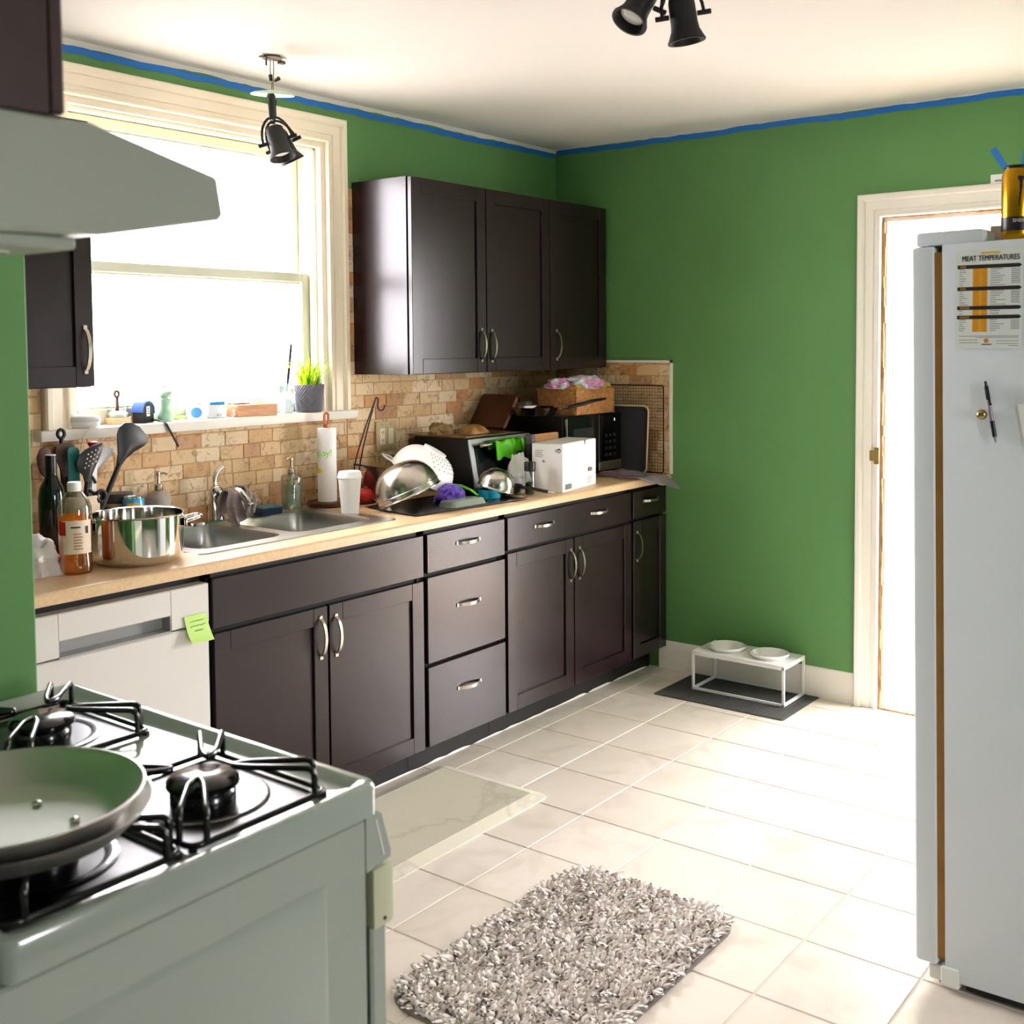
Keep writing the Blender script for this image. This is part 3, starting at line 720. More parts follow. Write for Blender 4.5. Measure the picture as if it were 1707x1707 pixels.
for x in (FX0+.05, FX1-.05):
    for y in (-2.50, FB1+.06): obj('foot', MB().lathe([(0, 0), (.018, 0), (.018, .02), (0, .02)], 10, (x, y, 0)), BLACKM, fr_, 40, True)
# ---------------------------------------------------------------- spot lights on the ceiling
WHITEP = mat('canopy_white_green', '#dfe8df', .5, noise=('#8fce9a', 14, .12))
LAMPG = mat('lamp_glass', '#e9e9e6', .15, coat=.5)
WIRE = mat('bare_wire', '#8a7048', .5)
def spot_head(par, top, d, roll=0):
    """swivel arm, yoke and can; d is the direction the lamp points"""
    top = Vector(top); d = Vector(d).normalized()
    piv = top+Vector((0, 0, -.075)); q = d.to_track_quat('Z', 'X').to_matrix()
    arm = obj('swivel_arm', MB().tube([top, top+Vector((.002, 0, -.045)), piv], [.012, .011, .007], 10).ball(tuple(top), .015, 12, 8), BLACKM, par, 50, True)
    cen = piv+d*.075
    rv = Vector((.607, -.795, 0)); side = (rv-d*rv.dot(d)).normalized()
    yk = []
    for k in range(13):
        a = PI*k/12; yk.append(cen+side*(.050*math.cos(a))-d*(.085*math.sin(a)))
    y = obj('yoke', MB().tube(yk, .0042, 8), BLACKM, arm, 50, True)
    for s in (-1, 1):
        obj('thumb_screw', MB().tube([cen+side*.034*s, cen+side*.066*s], .006, 10), BLACKM, y, 40, True)
    prof = [(0, -.05), (.02, -.05), (.028, -.044), (.031, -.03), (.032, .02), (.034, .035), (.043, .055), (.045, .058), (.045, .062), (.040, .062), (.034, .05), (.030, .04), (0, .04)]
    c = obj('can', MB().lathe(prof, 28, cen, q), BLACKM, arm, 40, True)
    obj('lamp', MB().lathe([(0, .050), (.018, .0485), (.030, .043), (.031, .040), (0, .0398)], 24, cen, q), LAMPG, c, 40, True)
C1 = Vector((-2.086, -.325, 2.51))
ln = thing('spotlight_fixture', 'black two-headed spotlight hanging by its wires from the ceiling near the window', 'light', C1)
obj('ceiling_bracket', MB().lathe([(0, 2.509), (.030, 2.509), (.034, 2.503), (.02, 2.500), (0, 2.500)], 18, (C1.x, C1.y, 0)).box(C1.x-.05, C1.x+.05, C1.y-.007, C1.y+.007, 2.499, 2.503).box(C1.x+.03, C1.x+.052, C1.y-.01, C1.y+.01, 2.492, 2.500, .002).tube([(C1.x-.025, C1.y, 2.50), (C1.x-.025, C1.y, 2.476)], .003, 6), mat('tarnished_bracket', '#5c5140', .5, .6), ln, 40, True)
for dx in (-.006, .006):
    pth = [(C1.x+dx, C1.y, 2.503), (C1.x+dx*1.3, C1.y+.002, 2.46), (C1.x+dx*.4, C1.y, 2.43), (C1.x+dx*.5, C1.y, 2.392)]
    obj('wire', MB().tube(fillet(pth, .02, 4), .0016, 6), WIRE, ln, 50, True)
obj('wire_nut', MB().tube([(C1.x-.008, C1.y, 2.448), (C1.x-.006, C1.y, 2.428)], [.007, .005], 8).tube([(C1.x+.01, C1.y, 2.430), (C1.x+.026, C1.y-.004, 2.442)], [.004, .007], 8), BLACKM, ln, 40, True)
cano = MB().lathe([(0, .012), (.02, .012), (.062, .006), (.074, 0), (.072, -.004), (.06, -.001), (0, .003)], 36); cano.xf(T(C1.x, C1.y, 2.385) @ RY(-4) @ RX(6))
obj('canopy', cano, WHITEP, ln, 40, True)
f2 = Vector((.795, .607, 0))
spot_head(ln, (C1.x-.012, C1.y-.006, 2.372), (.05, -.34, -.94))
spot_head(ln, (C1.x+.016, C1.y+.02, 2.365), (.42, -.20, -.88))
C2 = Vector((-2.27, -1.93, 2.51))
l2 = thing('spotlight_fixture', 'black ceiling spotlight cut by the top edge, mounted mid-ceiling', 'light', C2)
obj('canopy', MB().lathe([(0, 2.509), (.075, 2.509), (.073, 2.500), (.05, 2.495), (0, 2.494)], 32, (C2.x, C2.y, 0)), BLACKM, l2, 40, True)
for s in (-1, 1): obj('stem', MB().tube([(C2.x+.03*s*.6, C2.y-.05*s, 2.498), (C2.x+.03*s*.6, C2.y-.05*s, 2.47)], .008, 10), BLACKM, l2, 40, True)
spot_head(l2, (C2.x+.02, C2.y+.035, 2.485), (-.52, .18, -.80))
spot_head(l2, (C2.x+.02, C2.y-.03, 2.462), (.12, -.10, -.98))

# ---------------------------------------------------------------- on the window sill
ZS = 1.287
t = thing('smart_speaker', 'pale grey fabric pebble-shaped speaker at left end of window sill', 'speaker', (-2.618, -.008, ZS))
FAB = mat('grey_fabric', '#d3d3d0', .9, bump=(900, .3), sheen=.3)
obj('fabric_top', MB().lathe([(.053, .020), (.054, .024), (.050, .035), (.038, .041), (.02, .043), (0, .0435)], 36), FAB, t, 60)
obj('base', MB().lathe([(0, 0), (.04, 0), (.05, .008), (.0535, .020), (.0, .020)], 36), WHITE, t, 50)
obj('cord', MB().tube(fillet([(.0, -.04, .006), (-.01, -.06, .004), (-.03, -.052, -.02), (-.05, -.05, -.09)], .02), .002, 6), WHITE, t, 50)
t = thing('salt_cellar', 'glass jar of salt in a cork saucer with a brown wooden scoop', 'jar', (-2.452, .055, ZS))
CORK = wood('cork', '#d9a87a', '#e8c6a0', .7)
obj('saucer', MB().lathe([(0, 0), (.040, 0), (.043, .004), (.043, .022), (.038, .022), (.037, .006), (0, .006)], 28), CORK, t, 40)
obj('bowl', MB().lathe([(0, .007), (.036, .007), (.037, .06), (.0355, .06), (.0345, .009), (0, .009)], 28), CLEAR, t, 40)
obj('salt', MB().lathe([(0, .010), (.033, .010), (.034, .035), (.02, .043), (0, .046)], 24), mat('salt', '#fbfaf6', .8), t, 60)
sc = MB().prism([(p[0], p[1]) for p in rrect(.022, .055, .006, 4, 0, .07)], 'y', -.003, .003); hole = sc
obj('scoop', MB().dome(rrect(.03, .03, .013, 5, 0, .028), 'y', -.004, .004, -.004).prism(rrect(.011, .05, .003, 3, 0, .062), 'y', -.003, .003).tube([(.008*math.cos(2*PI*k/16), 0, .096+.010*math.sin(2*PI*k/16)) for k in range(16)], .0042, 8, True), wood('dark_wood', '#4a2e20', '#5d3c2a', .5), t, 40).location = (-.006, -.005, .004)
t = thing('tape_measure', 'black and blue tape measure with hanging strap on the window sill', 'tape measure', (-2.372, .03, ZS), math.radians(28))
pm = [(-.036, 0), (.036, 0), (.038, .012), (.036, .05), (.024, .066), (.002, .071), (-.022, .066), (-.036, .048), (-.039, .02)]
obj('case', MB().prism([(p[0]*.96, p[1]) for p in pm], 'y', -.019, .019), BLACKM, t, 50)
NB = mat('tool_blue', '#2f62b8', .4)
bnd = [(.026, .062), (.037, .050), (.040, .03), (.044, .03), (.041, .052), (.030, .067), (.004, .0755), (-.024, .071), (-.039, .052), (-.042, .036), (-.037, .036), (-.034, .049), (-.021, .065), (.003, .070)]
obj('grip', MB().prism(bnd, 'y', -.0205, .0205).box(.034, .046, -.012, .012, .004, .018, .003), NB, t, 40)
obj('label', MB().prism([(-.014, .022), (.008, .022), (.008, .056), (-.014, .056)], 'y', -.0205, -.018), WHITE, t, 30)
for k in range(3): obj('print_line', MB().box(-.010, .004-k*.002, -.0212, -.0200, .030+k*.008, .033+k*.008), [INK, mat('red_print', '#b8342c', .6), INK][k], t, 0)
wi = (T(-2.372, .03, ZS) @ RZ(28)).inverted()
obj('strap', MB().tube(fillet([(-2.345, .03, 1.297), (-2.335, -.02, 1.293), (-2.345, -.056, 1.289), (-2.325, -.060, 1.25), (-2.298, -.058, 1.205)], .015), .005, 8, flat=.5).xf(wi), BLACKM, t, 50)
MINT = mat('mint_lacquer', '#9fc9ac', .35)
t = thing('pepper_mill', 'mint green pepper mill with tilted cap, standing on the window sill', 'pepper mill', (-2.293, .02, ZS))
obj('body', MB().lathe([(0, 0), (.025, 0), (.027, .004), (.027, .014), (.025, .024), (.0185, .046), (.0185, .055), (.022, .072), (.023, .076), (.022, .079), (0, .079)], 32), MINT, t, 50)
obj('cap', MB().lathe([(.021, 0), (.023, .003), (.027, .009), (.026, .014), (.018, .021), (.006, .024), (0, .024)], 32).xf(T(0, 0, .087) @ RX(8) @ RY(-13)), MINT, t, 50)
obj('neck', MB().lathe([(0, .08), (.020, .08), (.020, .088), (0, .088)], 20), NICKEL, t, 40)
obj('knob', MB().lathe([(0, .108), (.0025, .108), (.0025, .116), (.006, .119), (.006, .122), (0, .123)], 14), NICKEL, t, 40)
tag(obj('jar_lid', MB().lathe([(0, 0), (.036, 0), (.037, .002), (.037, .012), (.034, .014), (0, .0142)], 32).mv(-2.188, .085, ZS), mat('lime_lid', '#cfe08e', .4), smooth=40), 'flat pale lime jar lid lying right of the mint pepper mill', 'lid')
t = thing('candle_jar', 'white jar with a round blue emblem on the sill beside blue-lidded tub', 'jar', (-2.152, .035, ZS))
obj('body', MB().lathe([(0, 0), (.034, 0), (.037, .004), (.037, .042), (.035, .048), (0, .048)], 32), mat('milky_plastic', '#eef2f7', .3), t, 40)
obj('lid', MB().lathe([(0, .048), (.0375, .048), (.0385, .051), (.0385, .058), (.036, .061), (0, .0615)], 32), WHITE, t, 40)
em = MB()
def cyl_patch(r, a0, a1, z0, z1, th=.0008, rnd=False, n=14):
    m = MB()
    def f(u, v):
        if rnd:
            rr = v; an = u*2*PI; x = (a0+a1)/2+(a1-a0)/2*rr*math.cos(an); z = (z0+z1)/2+(z1-z0)/2*rr*math.sin(an)
        else: x = a0+(a1-a0)*u; z = z0+(z1-z0)*v
        return ((r+th)*math.cos(x), (r+th)*math.sin(x), z)
    return m.grid(f, n, 4 if not rnd else 4, 0)
AV = math.radians(-128)        # bearing of the room side that the photograph sees
obj('emblem', cyl_patch(.037, AV-.52, AV+.52, .006, .042, rnd=True, n=24), mat('emblem_blue', '#4d93d2', .4), t, 60)
t = thing('plastic_tub', 'white plastic tub with a bright blue band under its lid', 'tub', (-2.068, .035, ZS))
obj('body', MB().lathe([(0, 0), (.033, 0), (.036, .003), (.040, .052), (0, .052)], 32), mat('milky_plastic', '#eef2f7', .3), t, 40)
obj('lid', MB().lathe([(.0402, .046), (.0425, .047), (.0425, .058), (.040, .062), (.02, .0635), (0, .064)], 32), WHITE, t, 40)
obj('band', cyl_patch(.0425, AV-.5, AV+.75, .048, .0575), mat('cyan_print', '#1b8fd0', .4), t, 60)
for k in range(2): obj('mark', cyl_patch(.0372, AV+.1+k*.25, AV+.25+k*.25, .008, .016), mat('grey_blue_print', '#9aa9c4', .5), t, 60)
fig = MB()
for dx, dz, r in ((0, .010, .0085), (-.009, .006, .006), (.010, .005, .0065), (-.007, .018, .0055), (.008, .019, .0055), (0, .020, .006)): fig.ball((dx, 0, dz), r, 12, 8, (1, .8, 1))
tag(obj('white_figurine', fig.mv(-2.012, .0, ZS), CERAM, smooth=60), 'tiny lumpy white figurine between blue-lidded tub and open wooden box', 'figurine')
t = thing('wooden_box', 'open light wooden box of white powder on the window sill', 'box', (-1.925, .02, ZS), math.radians(-6))
MAPLE = wood('light_maple', '#c98f66', '#dba880', .5, (4, 30, 30))
bw, bd, bh = .17, .10, .044
obj('tray', MB().box(-bw/2, bw/2, -bd/2, -bd/2+.008, 0, bh, .002).box(-bw/2, bw/2, bd/2-.008, bd/2, 0, bh, .002).box(-bw/2, -bw/2+.008, -bd/2+.008, bd/2-.008, 0, bh, .002).box(bw/2-.008, bw/2, -bd/2+.008, bd/2-.008, 0, bh, .002).box(-bw/2+.008, bw/2-.008, -bd/2+.008, bd/2-.008, 0, .006), MAPLE, t, 30)
obj('powder', MB().grid(lambda u, v: (-bw/2+.009+(bw-.018)*u, -bd/2+.009+(bd-.018)*v, .030+.014*math.sin(PI*u)*math.sin(PI*v)), 12, 10), mat('salt', '#fbfaf6', .8), t, 60)
obj('spoon', MB().tube([(-.075, .02, .042), (-.03, .01, .046), (.0, .0, .044)], [.003, .0035, .003], 8).ball((-.078, .021, .045), .007, 10, 8, (1.4, 1, .6)), wood('dark_wood', '#4a2e20', '#5d3c2a', .5), t, 50)
t = thing('glass_vase', 'faceted glass pot holding a dark brush, cork and small leaf', 'vase', (-1.762, .01, ZS))
obj('glass', MB().lathe([(0, 0), (.024, 0), (.026, .004), (.034, .076), (.037, .080), (.034, .080), (.030, .072), (.023, .008), (0, .008)], 8), mat('frosted_glass', '#dfe8e8', .25, trans=.6, ior=1.2), t, 0)
obj('cork', MB().ball((.014, -.012, .082), .012, 14, 10, (.9, .9, 1.15)), CORK, t, 60)
obj('leaf', MB().dome([(-.030, .078), (-.038, .092), (-.034, .104), (-.022, .108), (-.012, .100), (-.012, .086)], 'y', -.004, -.002, .004).tube([(-.02, -.003, .085), (-.008, 0, .07), (0, 0, .03)], .0015, 6), mat('pale_leaf', '#b7cbbd', .6), t, 60)
br = thing('paint_brush', 'slim dark-handled brush with blue ferrule leaning in the glass pot', 'brush', (-1.762, .01, ZS))
hd0, hd1 = Vector((.004, .008, .035)), Vector((.040, .012, .262))
pt = lambda a: hd0+(hd1-hd0)*a
obj('handle', MB().tube([pt(.34), pt(.45), pt(.6), pt(.8), pt(1)], [.0042, .0060, .0054, .005, .0045], 10), BLACK, br, 50)
obj('ferrule', MB().tube([pt(.2), pt(.34)], [.0026, .0036], 10), mat('ferrule_blue', '#3f93bd', .3, .5), br, 50)
obj('band', MB().tube([pt(.60), pt(.66)], [.0057, .0056], 10).tube([pt(.68), pt(.70)], [.0056, .0056], 10), mat('yellow_band', '#d6c93a', .5), br, 50)
obj('bristles', MB().tube([pt(0), pt(.1), pt(.2)], [.001, .004, .0028], 8), mat('pale_bristle', '#dfe3e4', .8), br, 50)
t = thing('potted_grass', 'artificial grass in a grey herringbone pot at right end of sill', 'plant', (-1.653, .005, ZS))
POTG = mat('grey_pot', '#6f6f78', .45)
pot = MB(); nA, nZ = 72, 18
pot.grid(lambda u, v: (lambda r, a: (r*math.cos(a), r*math.sin(a), .004+.102*v))(.0485+.009*v+.0042*abs(((v*7+4*abs(((u*9) % 1)-.5)) % 1)-.5)*2, u*2*PI), 180, 56)
pot.lathe([(0, 0), (.047, 0), (.050, .004)], 48).lathe([(.0605, .106), (.058, .108), (.055, .106), (.052, .085), (0, .085)], 48)
obj('pot', pot, POTG, t, 30)
obj('soil', MB().lathe([(.053, .088), (.03, .092), (0, .093)], 24), mat('soil', '#4b3a28', .9), t, 60)
GR = translucent('bright_grass', '#d2e62a', .0, .4, .4); GR2 = translucent('deep_grass', '#4f9c3c', .0, .4, .5)
rb = random.Random(3)
for k in range(110):
    a = rb.uniform(0, 2*PI); r0 = .045*math.sqrt(rb.random()); L = rb.uniform(.075, .165)*(1.05-.25*r0/.045)
    ln_ = rb.uniform(.15, .95); da = a+rb.uniform(-.5, .5); b0 = Vector((r0*math.cos(a), r0*math.sin(a), .09)); w = rb.uniform(.0034, .0056)
    vs = []; sd = Vector((-math.sin(da), math.cos(da), 0))
    for j in range(4):
        q = j/3; c = b0+Vector((math.cos(da), math.sin(da), 0))*L*ln_*q*q*.8+Vector((0, 0, L*q*(1-.1*q)))
        ww = w*(1-q*.92); vs += [c-sd*ww, c+Vector((math.cos(da), math.sin(da), 0))*ww*.5, c+sd*ww]
    fs = []
    for j in range(3):
        for i_ in range(2): fs.append((j*3+i_, j*3+i_+1, j*3+3+i_+1, j*3+3+i_))
        fs.append((j*3+2, j*3, j*3+3, j*3+5))
    obj('blade', MB().add(vs, fs), GR if k % 3 else GR2, t, 60)

# ---------------------------------------------------------------- left end of the worktop
CT = .93
t = thing('wine_bottle', 'dark wine bottle standing behind the amber juice bottle', 'bottle', (-2.842, -.20, CT))
BG = mat('dark_bottle_glass', '#07090b', .12, coat=.6)
obj('glass', MB().lathe([(0, 0), (.034, 0), (.0375, .005), (.0375, .175), (.034, .2), (.02, .228), (.0155, .245), (.0155, .285), (.0, .285)], 36), BG, t, 50)
obj('foil', MB().lathe([(.0160, .235), (.0165, .29), (.0155, .297), (0, .297)], 28), BLACK, t, 40)
obj('cork_top', MB().lathe([(0, .2972), (.0145, .2972), (.0145, .299), (0, .2992)], 24), CERAM, t, 40)
t = thing('juice_bottle', 'clear bottle of amber juice with white cap and paper label', 'bottle', (-2.941, -.486, CT))
bp = [(0, 0), (.036, 0), (.043, .006), (.0445, .02), (.043, .045), (.0415, .06), (.0435, .075), (.0445, .15), (.044, .178), (.038, .198), (.025, .216), (.0165, .224), (.0155, .232)]
obj('shell', MB().lathe(bp+[(.0145, .232), (.0155, .223), (.024, .214), (.037, .196), (.0428, .177), (.0433, .15), (.0423, .075), (.0403, .06), (.0418, .045), (.0433, .02), (.042, .008), (0, .003)], 40), CLEAR, t, 60)
jm = translucent('amber_juice', '#ffb24a', .6, .1, .35)
obj('juice', MB().lathe([(0, .004), (.035, .004), (.0418, .009), (.043, .02), (.0415, .045), (.040, .06), (.042, .075), (.043, .158), (0, .158)], 40), jm, t, 60)
obj('cap', MB().lathe([(0, .224), (.0175, .224), (.0182, .228), (.0182, .246), (.017, .2485), (0, .2487)], 30), WHITE, t, 40)
PAPER = mat('label_paper', '#e9d9c2', .7)
AJ = math.radians(-121)
obj('label', cyl_patch(.0444, AJ-.75, AJ+1.05, .058, .148), PAPER, t, 60)
obj('red_corner', cyl_patch(.0449, AJ-1.05, AJ-.55, .108, .145), mat('label_red', '#b5221f', .6), t, 60)
for k in range(6): obj('print_line', cyl_patch(.0452, AJ-.1, AJ+.42-.06*(k % 2), .070+k*.008, .0735+k*.008), mat('brown_print', '#b58a6c', .7), t, 60)
obj('print_line', cyl_patch(.0452, AJ-.25, AJ+.3, .128, .132), INK, t, 60)
obj('print_line', cyl_patch(.0452, AJ+.6, AJ+.78, .112, .132), INK, t, 60)
bagm = mat('thin_white_bag', '#efece8', .5, trans=.15)
from mathutils import noise as NZ
def crumple(r, h, seed, n=44, k=24, neck=.5):
    """a slumped, creased heap: bags, cloths, film"""
    off = Vector((seed*3.1, seed*1.7, seed*.9)); m = MB()
    def f(u, v):
        a = u*2*PI; ph = v*PI/2; dv = Vector((math.cos(a)*math.cos(ph), math.sin(a)*math.cos(ph), math.sin(ph)))
        q = 1+.38*NZ.noise(dv*1.7+off)+.24*NZ.noise(dv*4.1+off)+.16*abs(NZ.noise(dv*8.5+off))
        rr_ = r*math.cos(ph)**(.45+.4*(1-neck))*q
        return (rr_*math.cos(a), rr_*math.sin(a), max(0, h*math.sin(ph)**1.1*(1+.30*NZ.noise(dv*2.6-off)+.12*NZ.noise(dv*7-off))))
    return m.grid(f, n, k)
t = thing('shopping_bag', 'crumpled white plastic bag with red ties behind the juice bottle', 'bag', (-3.025, -.40, CT))
obj('film', crumple(.075, .10, 5), bagm, t, 60)
obj('red_tie', MB().tube(fillet([(.01, -.07, .06), (.035, -.075, .05), (.058, -.065, .035), (.062, -.06, .02), (.052, -.065, .028), (.07, -.055, .034)], .012), .0022, 6).ball((.058, -.066, .034), .006, 10, 8), mat('bag_red', '#c3202a', .5), t, 50)
# crock and utensils: each tool is a thing of its own
t = thing('utensil_crock', 'cream ceramic crock holding the black and wooden cooking tools', 'crock', (-2.715, -.135, CT))
obj('body', MB().lathe([(0, 0), (.052, 0), (.056, .004), (.060, .15), (.062, .158), (.059, .162), (.056, .158), (.052, .012), (0, .012)], 40), mat('cream_glaze', '#dccdb0', .3), t, 50)
YU = -.135
def tool(name, label, cat, foot, head_poly, neck, material, th=.006, bulge=-.010, hr=(.006, .005), y=YU, holes=None, off=0, extra=None):
    t = thing(name, label, cat, (-2.715, -.135, CT+.02))
    f = Vector(foot); nk = Vector((neck[0], y, neck[1]))
    obj('head', MB().dome(head_poly, 'y', y-th/2, y+th/2, bulge), material, t, 50, True)
    obj('handle', MB().tube([f, f.lerp(nk, .55), nk], [hr[0], hr[0], hr[1]], 10), material, t, 50, True)
    if extra: extra(t)
    return t
NYL = mat('black_nylon', '#19181b', .38)
WD1 = wood('walnut_utensil', '#3a2117', '#54301f', .5); WD2 = wood('reddish_utensil', '#7d4426', '#96552f', .5)
TEAL = mat('teal_silicone', '#0f6a60', .5)
tool('ladle', 'black nylon serving spoon with wide head leaning right out of crock', 'ladle', (-2.69, -.14, .95), [(-2.579, 1.268), (-2.572, 1.290), (-2.555, 1.303), (-2.528, 1.303), (-2.498, 1.286), (-2.473, 1.256), (-2.470, 1.238), (-2.485, 1.224), (-2.520, 1.210), (-2.552, 1.188), (-2.572, 1.165), (-2.586, 1.166), (-2.578, 1.205)], (-2.574, 1.175), NYL, .006, -.008, (.009, .008))
def ring(t):
    obj('ring', MB().tube([(-2.672+.015*math.cos(2*PI*k/24), -.185, 1.087+.017*math.sin(2*PI*k/24)) for k in range(24)], .0055, 8, True).lathe([(0, 0), (.013, 0), (.013, .02), (0, .02)], 20, (-2.672, -.178, 1.087), RX(-90).to_3x3()), NYL, t, 50, True)
mc = thing('measuring_scoop', 'round black scoop hooked on the crock rim beside the serving spoon', 'scoop', (-2.672, -.16, 1.087))
ring(mc)
obj('handle', MB().tube(fillet([(-2.688, -.175, 1.095), (-2.71, -.165, 1.115), (-2.705, -.16, 1.145), (-2.684, -.155, 1.150), (-2.67, -.155, 1.125)], .02), .0045, 8), NYL, mc, 50, True)
sl = tool('slotted_spoon', 'black nylon draining spoon with small holes in the crock', 'spoon', (-2.72, -.15, .95), [(-2.742, 1.192), (-2.735, 1.215), (-2.712, 1.232), (-2.684, 1.243), (-2.655, 1.251), (-2.651, 1.240), (-2.662, 1.212), (-2.680, 1.178), (-2.694, 1.150), (-2.702, 1.130), (-2.716, 1.130), (-2.722, 1.155), (-2.738, 1.172)], (-2.709, 1.135), NYL, .004, -.006, (.008, .007), -.170)
dots = MB()
for i in range(4):
    for j in range(4):
        x = -2.722+i*.0125+j*.004; z = 1.178+j*.0135+i*.0055
        dots.lathe([(0, 0), (.0026, 0), (.0026, .001), (0, .001)], 8, (x, -.1825, z), RX(90).to_3x3())
obj('holes', dots, mat('pale_hole', '#d8c7a6', .8), sl, 0, True)
tool('spatula', 'teal silicone spatula standing upright in the crock', 'spatula', (-2.735, -.12, .95), rrect(.038, .135, .012, 4, -2.738, 1.172), (-2.738, 1.12), TEAL, .006, -.003, (.009, .009), -.145)
tool('turner', 'dark brown wooden turner with slanted top in the crock', 'turner', (-2.74, -.11, .95), [(-2.778, 1.215), (-2.776, 1.243), (-2.760, 1.252), (-2.727, 1.254), (-2.714, 1.240), (-2.712, 1.20), (-2.722, 1.14), (-2.748, 1.13)], (-2.742, 1.15), WD1, .006, -.002, (.009, .008), -.115)
tool('wooden_spoon', 'dark wooden spoon with an oval bowl at left of crock', 'spoon', (-2.76, -.12, .95), [(-2.835, 1.19), (-2.838, 1.215), (-2.828, 1.238), (-2.812, 1.247), (-2.798, 1.236), (-2.79, 1.21), (-2.79, 1.18), (-2.80, 1.155), (-2.815, 1.153), (-2.828, 1.168)], (-2.805, 1.165), WD1, .008, -.004, (.008, .007), -.118)
tool('wooden_fork', 'reddish wooden fork between the two dark wooden tools', 'fork', (-2.75, -.10, .95), [(-2.795, 1.215), (-2.790, 1.240), (-2.782, 1.240), (-2.783, 1.218), (-2.776, 1.218), (-2.773, 1.242), (-2.766, 1.238), (-2.768, 1.20), (-2.778, 1.17), (-2.788, 1.18)], (-2.78, 1.18), WD2, .006, -.001, (.007, .006), -.10)
lp = thing('hanging_turner', 'black tool with a round hang-hole rising behind the brown turner', 'turner', (-2.715, -.095, CT+.02))
obj('handle', MB().tube([(-2.73, -.09, .95), (-2.738, -.09, 1.15), (-2.742, -.09, 1.262)], [.009, .010, .007], 10), NYL, lp, 50, True)
obj('loop', MB().tube([(-2.743+.011*math.cos(2*PI*k/20), -.09, 1.279+.013*math.sin(2*PI*k/20)) for k in range(20)], .0055, 8, True), NYL, lp, 50, True)
rd = thing('red_whisk', 'red capped tool with steel rod standing in the crock', 'utensil', (-2.70, -.12, CT+.02))
obj('rod', MB().tube([(-2.70, -.12, .95), (-2.672, -.125, 1.12), (-2.663, -.13, 1.222)], .005, 8), STEEL, rd, 50, True)
obj('cap', MB().lathe([(0, 0), (.008, 0), (.010, .012), (.015, .022), (.016, .027), (.012, .030), (0, .030)], 20, (-2.662, -.13, 1.222)), mat('cap_red', '#b3283a', .4), rd, 50, True)
wh = thing('kitchen_tool', 'flat white plastic tool standing upright between ladle spoon and red cap', 'utensil', (-2.69, -.13, CT+.02))
obj('strip', MB().prism([(-2.690, .95), (-2.678, .95), (-2.658, 1.205), (-2.661, 1.213), (-2.672, 1.213), (-2.676, 1.205)], 'y', -.150, -.143), WHITE, wh, 40, True)
tool('serving_spoon', 'white plastic spoon leaning right behind the black serving spoon', 'spoon', (-2.70, -.12, .95), [(-2.652, 1.160), (-2.645, 1.185), (-2.622, 1.210), (-2.592, 1.226), (-2.575, 1.226), (-2.575, 1.21), (-2.595, 1.188), (-2.622, 1.165), (-2.645, 1.148)], (-2.648, 1.155), mat('white_nylon', '#e4e6ec', .35), .006, -.008, (.007, .006), -.10)
# canisters
t = thing('canister', 'black canister with grey lid behind the steel pot', 'canister', (-2.532, -.06, CT))
obj('body', MB().lathe([(0, 0), (.042, 0), (.044, .003), (.044, .125), (0, .125)], 32), BLACKM, t, 40)
obj('lid', MB().lathe([(.045, .118), (.046, .121), (.046, .138), (.043, .142), (0, .143)], 32), mat('slate_lid', '#3b3a44', .35), t, 40)
obj('band', MB().lathe([(.0443, .10), (.0447, .10), (.0447, .112), (.0443, .112)], 32), mat('tan_band', '#9a8666', .5), t, 40)
t = thing('drink_can', 'blue and orange tin behind the steel pot rim', 'can', (-2.532, -.142, CT))
obj('body', MB().lathe([(0, 0), (.030, 0), (.033, .006), (.033, .125), (.029, .134), (0, .132)], 32), mat('can_blue', '#4aa0c8', .3, .3), t, 40)
obj('label', cyl_patch(.0331, AV-.55, AV+.75, .03, .118), mat('can_orange', '#d9962c', .5), t, 60)
obj('rim', MB().lathe([(.027, .134), (.030, .136), (.030, .133), (.026, .131)], 32), STEELM, t, 40)
t = thing('soap_dispenser', 'grey stoneware soap dispenser with a steel pump behind the pot', 'soap dispenser', (-2.385, -.065, CT))
def pump(t, z, s=1.0, ang=0):
    m = MB().lathe([(0, z), (.014*s, z), (.015*s, z+.002), (.015*s, z+.020), (.012*s, z+.023), (.006*s, z+.024), (.0055*s, z+.05), (.0075*s, z+.052), (.0075*s, z+.062), (.004*s, z+.066), (0, z+.066)], 20)
    m.tube([(0, 0, z+.058), (.022*math.cos(ang), .022*math.sin(ang), z+.058), (.028*math.cos(ang), .028*math.sin(ang), z+.052)], [.0045, .0035, .003], 8)
    return obj('pump', m, NICKEL, t, 40)
obj('body', MB().lathe([(0, 0), (.036, 0), (.040, .005), (.040, .108), (.037, .121), (.025, .131), (.017, .134), (0, .134)], 36), mat('stoneware_grey', '#a79c90', .6, bump=(200, .15)), t, 50)
pump(t, .134, 1, -.7)
t = thing('spice_jar', 'small gold-lidded glass jar between juice bottle and steel pot', 'jar', (-2.80, -.36, CT))
obj('glass', MB().lathe([(0, 0), (.020, 0), (.022, .004), (.022, .048), (.019, .055), (0, .055)], 24), mat('honey_glass', '#c79a56', .15, trans=.5, ior=1.2), t, 40)
obj('lid', MB().lathe([(.021, .052), (.022, .054), (.022, .066), (.020, .068), (0, .068)], 24), mat('gold_lid', '#b3965c', .35, .7), t, 40)
